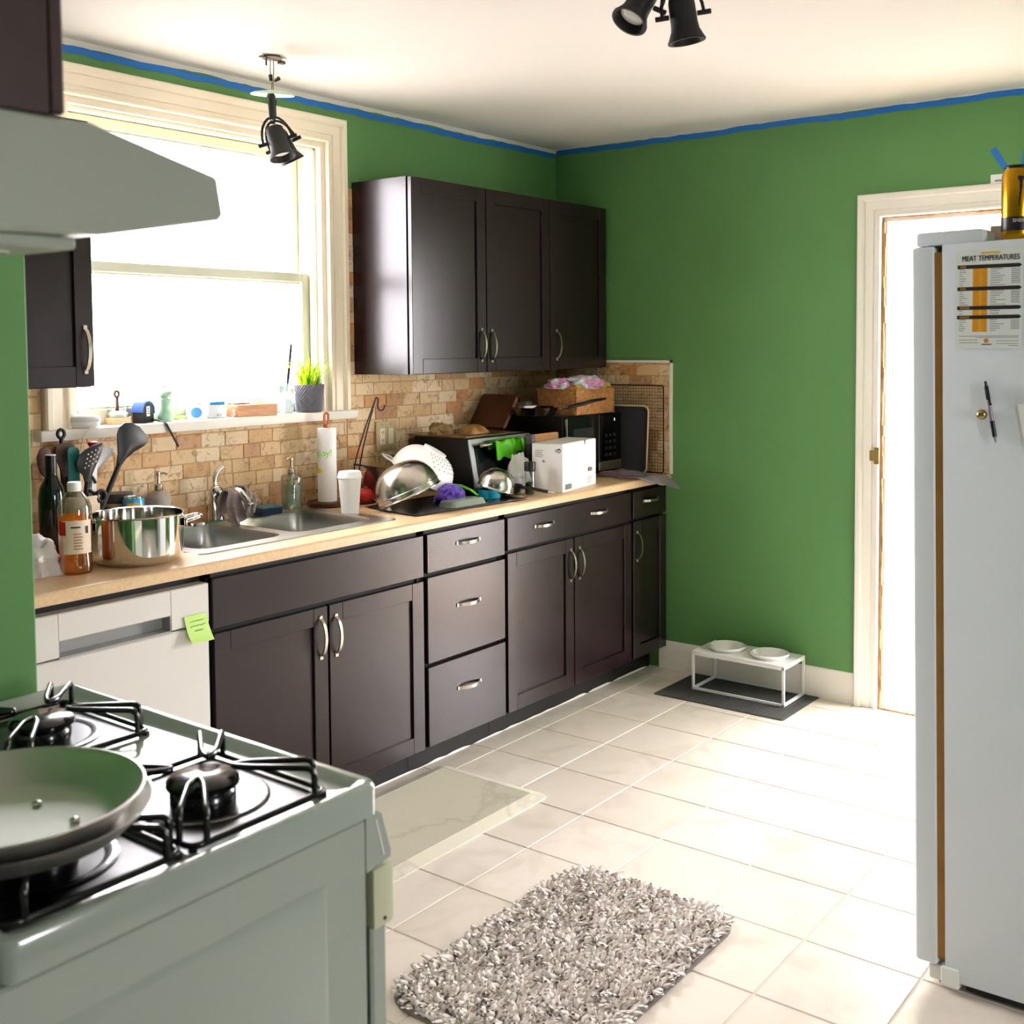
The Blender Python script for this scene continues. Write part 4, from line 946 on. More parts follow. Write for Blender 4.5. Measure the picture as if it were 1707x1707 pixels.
# steel pot
t = thing('cooking_pot', 'wide polished steel pot with two loop handles at the sink edge', 'pot', (-2.742, -.475, CT))
R_ = .127
obj('body', MB().lathe([(0, .002), (.10, .002), (.116, .006), (.124, .016), (R_, .03), (R_, .134), (R_+.005, .138), (R_+.004, .140), (R_-.002, .138), (R_-.003, .03), (.118, .012), (0, .009)], 56), STEELM, t, 40)
obj('base_plate', MB().lathe([(0, 0), (.102, 0), (.104, .003), (0, .004)], 48), STEEL, t, 40)
for s in (-1, 1):
    a0 = math.radians(-30)+(PI if s < 0 else 0)
    ca, sa = math.cos(a0), math.sin(a0); f_ = lambda r, w, z: (r*ca-w*sa, r*sa+w*ca, z)
    h = obj('handle', MB().tube(fillet([f_(R_+.0, .04, .110), f_(R_+.04, .036, .120), f_(R_+.055, 0, .122), f_(R_+.04, -.036, .120), f_(R_, -.04, .110)], .03, 6), .0048, 8), STEELM, t, 50)
    obj('bracket', MB().box(-.004, .004, -.05, .05, .096, .122, .002).xf(RZ(math.degrees(a0)) @ T(R_+.002, 0, 0)), STEELM, h, 40)
# faucet with cloth
t = thing('faucet', 'chrome lever faucet behind the sink divider, cloth draped over it', 'faucet', (-2.165, -.082, .93))
obj('deck_plate', MB().prism(rrect(.24, .05, .024, 6), 'z', .0, .012), CHROME, t, 40)
obj('body', MB().lathe([(.026, .012), (.024, .03), (.022, .085), (.026, .10), (.024, .118), (.012, .13), (0, .132)], 28), CHROME, t, 50)
obj('spout', MB().tube(fillet([(.0, -.01, .07), (.010, -.06, .12), (.016, -.11, .115), (.018, -.15, .085), (.018, -.155, .068)], .04, 6), [.016]*1+[.0145]*14+[.013]*30 if False else .014, 14), CHROME, t, 60)
obj('lever', MB().tube(fillet([(0, 0, .12), (-.005, .004, .15), (.012, .008, .178), (.035, .010, .19)], .03, 5), [.012, .011, .011, .010, .010, .009, .009, .008, .008, .008, .007, .007, .007, .006][:14] if False else .0085, 12).ball((.036, .010, .19), .009, 12, 8), CHROME, t, 60)
obj('aerator', MB().lathe([(0, 0), (.013, 0), (.015, .004), (.015, .022), (.017, .026), (.017, .04), (0, .04)], 20, (.018, -.155, .040)), CHROME, t, 40)
CL = mat('grey_knit_cloth', '#8a7b78', .95, bump=(300, .6), sheen=.4)
t = thing('dish_cloth', 'grey brown knitted cloth draped over the faucet spout', 'cloth', (-2.15, -.16, 1.045))
def cfn(u, v):
    w = (u-.5)*2; s = abs(w); x = -.045+.105*v+.012*math.sin(9*w+2*v); y = (-.022 if w < 0 else -.040)*w*1.6-.028+.010*math.sin(6*v+3*w)
    z = .012-.13*max(0, s-.12)**1.15*(1.15 if w < 0 else .82)+.012*math.sin(7*v+w*2)-.05*(v-.4)**2*2
    return (x+.012*w, y*(.7+.3*v), z)
def drape(u, v):
    # u goes over the spout from the window side to the room side
    w = u*2-1; k = abs(w)
    z = .006-max(0, k-.16)*(.155 if w > 0 else .12)*(1-.35*v)
    y = .042*max(-1, min(1, w/.22))*(-1)*(.55+.45*k)-.012
    x = -.052+.058*v+.010*math.sin(5*w+2)+.010*math.sin(11*v)*k
    return (x, y+.010*math.sin(9*v+3*w)*k, z+.006*math.sin(8*v))
obj('fabric', MB().grid(drape, 36, 14, .005), CL, t, 70)
def drape2(u, v):
    w = u*2-1; k = abs(w); z = .02-max(0, k-.16)*(.105 if w > 0 else .08)*(1-.25*v)
    y = .036*max(-1, min(1, w/.22))*(-1)*(.6+.5*k)-.02
    return (.010+.034*v+.008*math.sin(4*w), y+.008*math.sin(10*v+2*w)*k, z-.03*v)
obj('fold', MB().grid(drape2, 30, 12, .005), CL, t, 70)
t = thing('sponge', 'dark blue scrubbing sponge at the back edge of the sink', 'sponge', (-1.957, -.105, .934), math.radians(-4))
obj('foam', MB().box(-.046, .046, -.03, .03, 0, .026, .007, 2), mat('navy_foam', '#20344a', .9, bump=(400, .4)), t, 40)
obj('scrub_layer', MB().box(-.045, .045, -.029, .029, .025, .034, .004, 2), mat('grey_scrub', '#6a8290', .9, bump=(600, .6)), t, 40)
t = thing('soap_dispenser', 'clear glass soap bottle with steel pump beside the paper towels', 'soap dispenser', (-1.853, -.118, CT+.004))
obj('glass', MB().lathe([(0, 0), (.037, 0), (.040, .004), (.040, .128), (.036, .135), (.015, .138), (.013, .138), (.034, .132), (.037, .126), (.037, .010), (0, .010)], 36), CLEAR, t, 40)
obj('liquid', MB().lathe([(0, .011), (.036, .011), (.0365, .10), (0, .10)], 36), mat('pale_soap', '#b9c7ac', .1, trans=.6, ior=1.1), t, 40)
pump(t, .138, .95, PI+.2)
obj('dip_tube', MB().tube([(0, 0, .138), (.002, 0, .07), (.01, -.005, .016)], .003, 8), WHITE, t, 50)
t = thing('paper_towel_holder', 'dark round wooden holder base with copper post for paper towels', 'paper towel holder', (-1.66, -.10, CT))
DW = wood('walnut_base', '#3d2219', '#56311f', .45)
obj('base', MB().lathe([(0, 0), (.076, 0), (.078, .003), (.078, .016), (.075, .019), (0, .019)], 40), DW, t, 40)
obj('post', MB().lathe([(.009, .019), (.009, .30), (.013, .301), (.013, .314), (0, .315)], 16).tube(fillet([(-.010, 0, .314), (-.010, 0, .355), (.010, 0, .355), (.010, 0, .314)], .012, 5), .0045, 8), mat('copper', '#b5714e', .35, .8), t, 40)
t = thing('paper_towel_roll', 'white paper towel roll printed with green writing and yellow fruit', 'paper towel', (-1.66, -.10, CT+.019))
RT = .0365
obj('roll', MB().lathe([(.018, 0), (RT, 0), (RT, .281), (.018, .281), (.018, 0)], 48), mat('towel_paper', '#f4f4f6', .9, bump=(250, .25)), t, 40)
AT = math.radians(-168)
mt_ = T(RT*math.cos(AT), RT*math.sin(AT), .178) @ RZ(math.degrees(AT)+90) @ RX(90)
text('print', 'enjoy!', .036, mat('towel_green', '#a7e36a', .8), t, T(0, 0, 0) @ RZ(math.degrees(AT)+90) @ T(0, -RT-.0006, .175) @ RX(90), .0006, 'CENTER', RT+.0006)
obj('fruit_print', cyl_patch(RT+.0003, AT-.95, AT+.15, .110, .128, .0004, True, 20), mat('towel_yellow', '#ecdf4c', .8), t, 60)
obj('fruit_print', cyl_patch(RT+.0003, AT-1.1, AT-.55, .112, .146, .0004, True, 16), mat('towel_lime', '#d9dc52', .8), t, 60)
t = thing('paper_cup', 'white takeaway paper cup with a white lid by the sink corner', 'cup', (-1.752, -.318, CT))
obj('cup', MB().lathe([(0, .003), (.030, .003), (.0305, 0), (.0315, 0), (.0425, .138), (0, .138)], 40), mat('paper_cup_white', '#f2f1ee', .6), t, 40)
obj('lid', MB().lathe([(.0435, .130), (.0455, .132), (.0455, .137), (.0435, .140), (.0405, .152), (.038, .156), (.036, .156), (.034, .150), (0, .149)], 40), WHITE, t, 40)
# ---------------------------------------------------------------- right half of the worktop
t = thing('fruit_stand', 'brown wire banana hook stand with basket wires behind the steel bowl', 'fruit stand', (-1.535, -.16, CT))
RUST = mat('bronze_wire', '#3b2620', .45, .5)
obj('base_ring', MB().tube([(-1.53+.047*math.cos(2*PI*k/32), -.16+.047*math.sin(2*PI*k/32), CT+.004) for k in range(32)], .004, 8, True), RUST, t, 50, True)
for a, b in (((-1.576, -.16, CT+.004), (-1.58, -.16, 1.063)), ((-1.556, -.16, CT+.004), (-1.549, -.16, 1.065))):
    top = (-1.452, -.16, 1.338)
    pts = [a, b] + [(b[0]+(top[0]-b[0])*q, -.16, b[2]+(top[2]-b[2])*q**.86) for q in (.25, .5, .75)]+[top]
    obj('rod', MB().tube(fillet(pts, .06, 4), .0028, 8), RUST, t, 60, True)
hk = [(-1.452, -.16, 1.338), (-1.441, -.16, 1.336), (-1.438, -.16, 1.322), (-1.444, -.16, 1.305), (-1.437, -.16, 1.289), (-1.421, -.16, 1.284), (-1.407, -.16, 1.292), (-1.403, -.16, 1.306)]
obj('hook', MB().tube(fillet(hk, .008, 3), .003, 8), RUST, t, 60, True)
obj('collar', MB().tube([(-1.576, -.16, 1.085), (-1.536, -.16, 1.078)], .004, 8), RUST, t, 50, True)
for k in range(9):
    q = k/8; e = Vector((-1.505+.052*q, -.235+.02*q, .985+.075*q))
    obj('basket_wire', MB().tube(fillet([(-1.55, -.165, 1.082), (-1.515+.02*q, -.19, 1.058+.01*q), e, e+Vector((-.004, .012, -.035))], .02, 3), .0018, 6), RUST, t, 60, True)
tm = thing('tomato', 'bright red tomato under the wire basket beside the paper cup', 'tomato', (-1.525, -.170, CT))
REDT = mat('tomato_red', '#d3201f', .25, coat=.3)
obj('flesh', MB().ball((0, 0, .030), .034, 24, 16, (1, 1, .88)), REDT, tm, 60)
obj('calyx', MB().lathe([(0, .058), (.010, .060), (.012, .061), (.004, .063), (.002, .068), (0, .068)], 5), mat('calyx_green', '#4c7a35', .6), tm, 0)
rc = thing('red_pepper', 'dark red pepper lying behind the wire basket', 'pepper', (-1.432, -.11, CT))
obj('flesh', MB().lathe([(0, .0), (.022, .004), (.032, .03), (.034, .07), (.028, .105), (.016, .125), (0, .121)], 20), mat('dark_pepper', '#7d1f1e', .35), rc, 60)
# outlet plate
t = thing('outlet_plate', 'beige double wall plate with socket and rocker switch on splashback', 'outlet', (-1.246, -.0095, 1.166))
BEI = mat('beige_plate', '#c3ad84', .5); IVO = mat('ivory_plastic', '#efe6c4', .4)
obj('plate', MB().box(-.060, .060, -.006, .0, -.062, .062, .0025), BEI, t, 30)
so = obj('socket', MB().box(-.040, -.010, -.0085, -.004, -.034, .034, .0015), IVO, t, 30)
sl_ = MB()
for z in (-.017, .017): sl_.box(-.031, -.0285, -.0092, -.008, z-.004, z+.005).box(-.021, -.0185, -.0092, -.008, z-.004, z+.005).box(-.0265, -.0235, -.0092, -.008, z-.011, z-.0075)
obj('slots', sl_, BLACKM, so, 0)
obj('rocker', MB().box(.010, .040, -.010, -.004, -.034, .034, .002), IVO, t, 30)
for x in (-.025, .025):
    for z in (-.049, .049): obj('screw', MB().lathe([(0, 0), (.003, 0), (.0025, .001), (0, .0012)], 10, (x, -.006, z), RX(90).to_3x3()), mat('screw_brown', '#8d7650', .4, .6), t, 40)
# dark baking sheet that the washing-up stands on
DKST = mat('dark_bakeware', '#2f2d2e', .3, .6)
t = thing('baking_sheet', 'flat dark baking sheet lying under the drying bowls', 'baking sheet', (-1.38, -.44, CT))
q4 = [(-1.683, -.572), (-1.095, -.632), (-1.07, -.28), (-1.62, -.26)]
def quad_prism(p, z0, z1, rim=0, w=.012):
    m = MB(); cx = sum(a for a, _ in p)/4; cy = sum(b for _, b in p)/4
    s = lambda k: [(cx+(a-cx)*k, cy+(b-cy)*k) for a, b in p]
    L = [(s(1), z0+rim), (s(1), z0+rim+.0015), (s(.985), z0+rim+.0015), (s(.955), z1), (s(.955), z0), (s(.97), z0)]
    n = 4; vs = [(a, b, z) for l, z in L[:4] for a, b in l]
    fs = [(k*n+i, k*n+(i+1) % n, (k+1)*n+(i+1) % n, (k+1)*n+i) for k in range(3) for i in range(n)]+[(12, 13, 14, 15), (0, 1, 2, 3)]
    return m.add(vs, fs)
obj('sheet', quad_prism(q4, CT+.0005, CT+.0025, .004), DKST, t, 20, True)
# inverted bowls: dome axis tilted
def tilt(theta, c):
    fwd = Vector((.795, .607, 0)); return Matrix.Translation(c) @ Matrix.Rotation(math.radians(theta), 4, fwd)
SAT = mat('satin_bowl_steel', '#cbc6bf', .2, 1)
t = thing('mixing_bowl', 'large upturned steel mixing bowl leaning on the dark baking sheet', 'bowl', (0, 0, 0))
def bowl_prof(R, h, th=.0015, lip=.006):
    o_ = [(R+lip, 0), (R+lip, .002), (R+.001, .003), (R, .012)]
    for k in range(1, 11):
        a = PI/2*k/10; o_.append((R*math.cos(a)**.72 if k < 10 else 0, .012+(h-.012)*math.sin(a)))
    i_ = [(max(r-th*1.5, 0), z-th if r > 0 else z-th) for r, z in o_[3:]][::-1]
    return o_+i_+[(R+lip, 0)]
t.matrix_world = tilt(-23, (-1.556, -.432, .986))
# the dome leans left: its right rim is held up
BB = t
obj('shell', MB().lathe(bowl_prof(.122, .125), 56), SAT, t, 60)
obj('bead', MB().lathe([(.1225, .020), (.1245, .022), (.1225, .024)], 56), SAT, t, 60)
t = thing('colander', 'white plastic colander turned over on top of the large steel bowl', 'colander', (0, 0, 0))
t.matrix_world = tilt(31, (-1.338, -.285, 1.022))
cp_ = bowl_prof(.128, .118, .0022, .004)
obj('shell', MB().lathe(cp_, 56), WHITE, t, 60)
obj('foot_ring', MB().lathe([(.045, .112), (.049, .114), (.049, .124), (.045, .124)], 36), WHITE, t, 40)
hm = MB()
for s in (-1, 1):
    a0 = math.atan2(-.795, .607)+(PI if s < 0 else 0)
    pts = [((.128+d)*math.cos(a0+w), (.128+d)*math.sin(a0+w), .003) for d, w in ((0, .30), (.030, .24), (.044, 0), (.030, -.24), (0, -.30))]
    obj('handle', MB().tube(fillet(pts, .03, 5), .0075, 10, flat=.6), WHITE, t, 60)
dots = MB(); 
for k in range(5):
    rr = .060+.012*k; zz = .012+.106*math.sin(math.acos(min(1, (rr/.128)**(1/.72))))
    for j in range(10):
        a = math.radians(-150+j*13+k*6); dots.ball((rr*math.cos(a), rr*math.sin(a), zz), .0028, 6, 4)
obj('holes', dots, mat('colander_hole', '#a8abb0', .6), t, 0, kind='stuff')
t = thing('steel_bowl', 'small upturned steel bowl tilted to the right, teal cup below', 'bowl', (0, 0, 0))
t.matrix_world = tilt(17, (-1.118, -.492, .967))
obj('shell', MB().lathe(bowl_prof(.074, .082, lip=.003), 48), SAT, t, 60)
tag(obj('purple_cloth', crumple(.062, .065, 11, neck=.5).xf(T(-1.333, -.435, CT+.006) @ RZ(30) @ Matrix.Diagonal((1.45, .8, 1, 1))), mat('purple_fabric', '#4b1f9c', .7, sheen=.3), smooth=60), 'crumpled purple cloth under the edge of the white colander', 'cloth')
t = thing('clear_dish', 'shallow clear dish upturned on the dark baking sheet', 'dish', (-1.375, -.535, CT+.006), math.radians(-4))
m = MB(); L = [(rrect(.20, .10, .02), 0), (rrect(.19, .09, .02), .001), (rrect(.175, .078, .02), .020), (rrect(.165, .07, .02), .022)]
n = len(L[0][0]); m.add([(a, b, z) for l, z in L for a, b in l], [(k*n+i, k*n+(i+1) % n, (k+1)*n+(i+1) % n, (k+1)*n+i) for k in range(3) for i in range(n)]+[tuple(range(3*n, 4*n))])
obj('dish', m, mat('clear_plastic', '#cfdccd', .12, trans=.55, ior=1.2), t, 50)
t = thing('green_clip', 'bright green plastic clip lying over the clear dish', 'clip', (-1.235, -.45, CT+.006))
LIME = mat('lime_silicone', '#59c414', .4)
obj('arm', MB().tube([(-.03, .07, .052), (-.012, .03, .05), (.0, -.01, .036), (-.05, -.085, .028)], [.010, .011, .008, .006], 10, flat=.6), LIME, t, 60)
obj('jaw', MB().tube([(-.03, .07, .052), (-.01, .075, .03), (.0, .07, .01)], [.010, .009, .007], 10), mat('teal_plastic', '#147f74', .4), t, 60)
t = thing('teal_cup', 'small teal measuring cup held under the small steel bowl', 'cup', (-1.165, -.50, CT+.006))
obj('cup', MB().lathe([(0, 0), (.042, 0), (.047, .034), (.045, .034), (.040, .004), (0, .004)], 28), mat('teal_cup', '#1a94ad', .4), t, 40)
t = thing('skillet', 'black skillet with silver-tipped handle lying beside the small steel bowl', 'frying pan', (-1.025, -.465, CT+.008))
obj('pan', MB().lathe([(0, 0), (.060, 0), (.074, .030), (.076, .031), (.073, .029), (.058, .004), (0, .004)], 40), BLACK, t, 50)
obj('handle', MB().tube([(.018, -.072, .026), (.032, -.12, .021), (.050, -.185, .012)], [.010, .011, .011], 10, flat=.6), BLACK, t, 50)
obj('handle_tip', MB().tube([(.050, -.185, .012), (.060, -.207, .009)], [.0112, .009], 10, flat=.6), STEELM, t, 50)
# toaster oven and what is on and in front of it
t = thing('toaster_oven', 'black toaster oven with steel bar handle under a metal tray', 'oven', (-.92, -.22, CT))
obj('body', MB().prism([(-.345, .99-.06), (-.345, 1.152), (-.335, 1.160), (-.06, 1.160), (-.05, 1.152), (-.05, .945), (-.40, .945)], 'x', -1.12, -.70) if False else MB().prism([(-.385, .945), (-.345, 1.152), (-.335, 1.160), (-.06, 1.160), (-.05, 1.150), (-.05, .945)], 'x', -1.12, -.70), BLACK, t, 30, True)
GM = mat('gunmetal_trim', '#8b8d8c', .35, .6)
sh = lambda z: -.385+.04*(z-.945)/.207
def sloped(x0, x1, z0, z1, d): return [(x0, sh(z0)-d, z0), (x1, sh(z0)-d, z0), (x1, sh(z1)-d, z1), (x0, sh(z1)-d, z1), (x0, sh(z0)+.002, z0), (x1, sh(z0)+.002, z0), (x1, sh(z1)+.002, z1), (x0, sh(z1)+.002, z1)]
BF = [(0,1,2,3), (4,7,6,5), (0,4,5,1), (1,5,6,2), (2,6,7,3), (3,7,4,0)]
fm = MB()
for a in ((-1.118, -1.09, .948, 1.156), (-.83, -.70, .948, 1.156), (-1.09, -.83, 1.13, 1.156), (-1.09, -.83, .948, .965)): fm.add(sloped(*a, .006), BF)
obj('front_frame', fm, GM, t, 20, True)
obj('door_glass', MB().add(sloped(-1.09, -.83, .965, 1.13, .003), BF), mat('oven_glass', '#15161a', .08), t, 20, True)
obj('handle', MB().tube([(-1.075, -.385, 1.132), (-.80, -.385, 1.132)], .009, 12).tube([(-1.05, -.385, 1.132), (-1.05, -.345, 1.135)], .006, 8).tube([(-.82, -.385, 1.132), (-.82, -.345, 1.135)], .006, 8), NICKEL, t, 40, True)
for z in (1.10, 1.045, .99): obj('knob', MB().lathe([(0, 0), (.016, 0), (.015, .014), (0, .015)], 18, (-.765, sh(z)-.006, z), RX(90).to_3x3()), BLACKM, t, 40, True)
for x in (-1.09, -.73):
    for y in (-.35, -.08): obj('foot', MB().lathe([(0, .93), (.012, .93), (.012, .946), (0, .946)], 10, (x, y, 0)), BLACKM, t, 40, True)
t = thing('metal_tray', 'thin metal tray lying on top of the black toaster oven', 'tray', (-.96, -.2, 1.16))
q4 = [(-1.16, -.375), (-.80, -.375), (-.80, -.05), (-1.16, -.05)]
obj('tray', quad_prism(q4, 1.161, 1.163, .008), mat('bronze_bakeware', '#8d7a58', .3, .9), t, 20, True)
tag(obj('bread_loaf', MB().dome(rrect(.15, .085, .035, 5, -.955, -.245), 'z', 1.1645, 1.175, .032), mat('crust', '#b98a4e', .4, noise=('#7e5528', 18, .2)), smooth=60), 'glossy tan loaf lying on the metal tray above toaster oven', 'bread')
tag(obj('paper_bundle', crumple(.045, .05, 21, neck=.7).xf(T(-1.08, -.17, 1.1645) @ Matrix.Diagonal((1.5, 1, 1, 1))), mat('brown_paper', '#8d7046', .8), smooth=60), 'crumpled brown paper bundle at left end of the metal tray', 'paper')
mit = thing('oven_mitts', 'lime green silicone mitts hung over the toaster oven handle', 'oven mitt', (-.92, -.385, 1.132))
MG = mat('lime_silicone', '#59c414', .4)
def hang(x0, x1, drop, out_, seed):
    rr = random.Random(seed); a, b = rr.uniform(0, 6), rr.uniform(0, 6)
    def f(u, v):
        w = u*2-1; k = abs(w); x = x0+(x1-x0)*v
        y = .020*max(-1, min(1, w/.2))*(-1 if out_ else 1)-.004*math.sin(7*v+a)*k
        z = .012-max(0, k-.14)*(drop if w > 0 else drop*.45)+.006*math.sin(9*v+b+w*3)
        return (x, y*(1+.35*k), z)
    return MB().grid(f, 22, 10, .006)
obj('mitt', hang(-.085, .03, .085, True, 4), MG, mit, 60)
obj('mitt', hang(.025, .105, .062, True, 8), MG, mit, 60)
# cutting boards
WB = wood('brown_board', '#5a3620', '#6f462b', .5, (4, 30, 4)); WB2 = wood('tan_board', '#a8743f', '#bb8750', .5, (3, 30, 30))
t = thing('cutting_board', 'dark wooden cutting board leaning against the black microwave', 'cutting board', (-.70, -.11, 1.17))
m = MB().prism([(p[0], p[1]) for p in rrect(.20, .175, .014, 4, 0, .0875)], 'x', -.009, .009)
obj('board', m.xf(RY(36) @ T(0, -.0, 0)), WB, t, 40)
t = thing('cutting_board', 'tan wooden board upright between toaster oven and white carton', 'cutting board', (-.70, -.425, CT))
obj('board', MB().prism(rrect(.20, .228, .012, 4, .005, .114), 'y', -.006, .006), WB2, t, 40)
t = thing('thermos', 'black steel flask standing behind the white plastic bag', 'flask', (-.832, -.452, CT))
obj('body', MB().lathe([(0, 0), (.022, 0), (.023, .004), (.023, .185), (.020, .195), (0, .195)], 28), BLACKM, t, 40)
obj('lid', MB().lathe([(.019, .193), (.021, .195), (.021, .228), (.018, .234), (0, .235)], 24), mat('grey_lid', '#4d4b50', .4), t, 40)
tag(obj('white_bag', crumple(.050, .15, 33, neck=.9).mv(-.912, -.452, CT), bagm, smooth=60), 'white plastic bag slumped between spice jar and toaster oven', 'bag')
t = thing('coffee_jar', 'small glass jar of dark beans with a black lid before white carton', 'jar', (-.958, -.545, CT))
obj('glass', MB().lathe([(0, 0), (.020, 0), (.0215, .003), (.0215, .092), (.019, .098), (.0175, .098), (.020, .091), (.020, .004), (0, .004)], 28), CLEAR, t, 40)
obj('beans', MB().lathe([(0, .005), (.0195, .005), (.0195, .046), (.008, .052), (0, .053)], 24), mat('coffee', '#331b16', .7, bump=(400, .8)), t, 60)
obj('lid', MB().lathe([(0, .096), (.0225, .096), (.0235, .099), (.0235, .130), (.022, .133), (0, .133)], 30), BLACK, t, 40)
# carton
t = thing('carton', 'plain white cardboard carton with small printed marks and barcode', 'box', (-.853, -.635, CT), math.radians(9.5))
CARD = mat('white_card', '#f3f1ef', .6)
BW, BD, BH = .335, .142, .200
obj('box', MB().box(0, BW, 0, BD, 0, BH, .0015), CARD, t, 20)
obj('flap', MB().box(.002, BW-.002, .002, BD-.002, BH, BH+.0022, .0008), mat('grey_card', '#d9d5cb', .7), t, 20)
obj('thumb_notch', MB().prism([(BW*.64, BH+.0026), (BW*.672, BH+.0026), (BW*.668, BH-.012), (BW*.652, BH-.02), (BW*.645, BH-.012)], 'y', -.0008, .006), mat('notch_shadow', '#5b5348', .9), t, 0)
fx = lambda x, z, d='-y': face_mat((x, -.0008, z), '-y')
text('logo', 'IKEA', .022, INK, t, fx(BW*.74, .066), .0012)
bc = MB(); x = BW*.07
for k in range(22):
    w = random.choice((.0009, .0016, .0024)); bc.box(x, x+w, -.0007, .0001, .010, .032); x += w+random.choice((.0009, .0014))
obj('barcode', bc, GREYINK, t, 0)
fine = MB()
for k in range(3): fine.box(BW*.73, BW*(.90-.03*k), -.0006, .0001, .040-k*.006, .0415-k*.006)
for k in range(2): fine.box(BW*.73, BW*(.86-.03*k), -.0006, .0001, .020-k*.006, .0215-k*.006)
# left cheek (its own facing is -x after the turn)
for k in range(5): fine.box(-.0006, .0001, BD*(.62+.03*(k % 3)), BD*.90, BH*.86-k*.0065, BH*.86-k*.0065+.0022)
fine.box(-.0006, .0001, BD*.58, BD*.66, BH*.62, BH*.66)
obj('fine_print', fine, GREYINK, t, 0)
ico = MB().tube([(-.0005, BD*.12+.007*math.cos(2*PI*k/16), BH*.87+.008*math.sin(2*PI*k/16)) for k in range(16)], .0013, 5, True)
ico.tube([(-.0005, BD*.22+.006*math.cos(2*PI*k/3+.5), BH*.87+.008*math.sin(2*PI*k/3+.5)) for k in range(3)], .001, 5, True).box(-.0012, 0, BD*.105, BD*.135, BH*.875, BH*.90)
obj('recycling_marks', ico, INK, t, 0)
# microwave
t = thing('microwave', 'black microwave with a glossy door under the wicker basket', 'microwave', (-.31, -.27, CT))
MX0, MX1, MY0, MY1, MZ0, MZ1 = -.542, -.092, -.44, -.085, .942, 1.222
GLB = mat('gloss_black', '#08090b', .12)
obj('body', MB().box(MX0, MX1, MY0+.022, MY1, MZ0, MZ1, .004), BLACK, t, 30, True)
obj('door', MB().box(MX0, -.285, MY0, MY0+.021, MZ0+.004, MZ1-.003, .004), GLB, t, 30, True)
obj('door_window', MB().box(MX0+.05, -.325, MY0-.001, MY0+.002, MZ0+.06, MZ1-.06, .0005), mat('window_mesh', '#26272a', .18), t, 30, True)
obj('door_trim', MB().box(MX0-.0015, MX0+.004, MY0-.002, MY0+.010, MZ0+.02, MZ1-.012, .001), STEEL, t, 30, True)
cpn = obj('control_panel', MB().box(-.282, MX1, MY0, MY0+.021, MZ0+.055, MZ1-.003, .003), GLB, t, 30, True)
obj('bottom_band', MB().box(-.282, MX1, MY0-.001, MY0+.021, MZ0+.014, MZ0+.053, .003), mat('warm_steel', '#9a8e7b', .3, .8), t, 30, True)
kp = MB()
for i in range(3):
    for j in range(4): kp.box(-.235+.035*i, -.212+.035*i, MY0-.0008, MY0+.001, 1.02+.03*j, 1.034+.03*j)
obj('keypad', kp, mat('keypad_grey', '#17181a', .4), cpn, 0, True)
dm = bpy.data.materials.new('display_light'); dm.use_nodes = True
dm.node_tree.nodes['Principled BSDF'].inputs['Emission Color'].default_value = (.85, .92, 1, 1); dm.node_tree.nodes['Principled BSDF'].inputs['Emission Strength'].default_value = .6
text('display', '2', .016, dm, cpn, face_mat((-.157-(-.31), MY0-.001-(-.27), 1.184-CT), '-y'), .0005)
t = thing('frying_pan', 'silver-rimmed frying pan with black handle on top of the microwave', 'frying pan', (-.585, -.30, MZ1+.002))
obj('pan', MB().lathe([(0, 0), (.082, 0), (.092, .006), (.105, .038), (.108, .040), (.104, .039), (.09, .008), (.08, .004), (0, .004)], 44), STEELM, t, 50)
obj('handle_bracket', MB().tube([(.075, -.085, .030), (.092, -.112, .040)], [.014, .010], 10, flat=.5), STEELM, t, 50)
obj('handle', MB().tube([(.088, -.106, .036), (.14, -.158, .050), (.20, -.172, .062), (.30, -.174, .068)], [.010, .012, .011, .008], 12, flat=.7), BLACK, t, 60)
WICK = mat('woven_wicker', '#a9703f', .75, noise=('#c58d57', 55, .15))
t = thing('wicker_basket', 'small woven wicker basket of cloths on top of the microwave', 'basket', (-.31, -.33, MZ1+.001))
BX0, BX1, BY0, BY1, BZ0, BZ1 = -.462, -.147, -.435, -.22, MZ1+.001, 1.338
def weave(x0, x1, y, z0, z1, ax, sgn):
    nu, nv = 64, 22
    def f(u, v):
        d = .0026*math.sin(u*64*PI/2+ (PI if int(v*11) % 2 else 0))*abs(math.sin(v*11*PI))+.0015
        a = x0+(x1-x0)*u; z = z0+(z1-z0)*v
        return (a, y+sgn*d, z) if ax == 'x' else (y+sgn*d, a, z)
    return MB().grid(f, nu*2, nv*2, 0)
obj('wall', weave(BX0, BX1, BY0, BZ0, BZ1, 'x', -1).box(BX0, BX1, BY0, BY0+.008, BZ0, BZ1, .002), WICK, t, 60, True)
obj('wall', weave(BY0, BY1, BX0, BZ0, BZ1, 'y', -1).box(BX0, BX0+.008, BY0, BY1, BZ0, BZ1, .002), WICK, t, 60, True)
obj('wall', MB().box(BX1-.008, BX1, BY0, BY1, BZ0, BZ1, .002), WICK, t, 30, True)
obj('wall', MB().box(BX0, BX1, BY1-.008, BY1, BZ0, BZ1, .002), WICK, t, 30, True)
obj('floor_panel', MB().box(BX0, BX1, BY0, BY1, BZ0, BZ0+.006), WICK, t, 30, True)
obj('rim', MB().tube([(BX0, BY0, BZ1), (BX1, BY0, BZ1), (BX1, BY1, BZ1), (BX0, BY1, BZ1)], .0055, 8, True), WICK, t, 50, True)
def cloth(name, label, c, r, h, col, seed, sc=(1, 1), hexb=None):
    mt = mat(name+'_cloth', col, .85, sheen=.3, noise=(hexb or col, 24, .08))
    tag(obj(name, crumple(r, h, seed, neck=.55).xf(T(*c) @ Matrix.Diagonal((sc[0], sc[1], 1, 1))), mt, smooth=60), label, 'cloth')
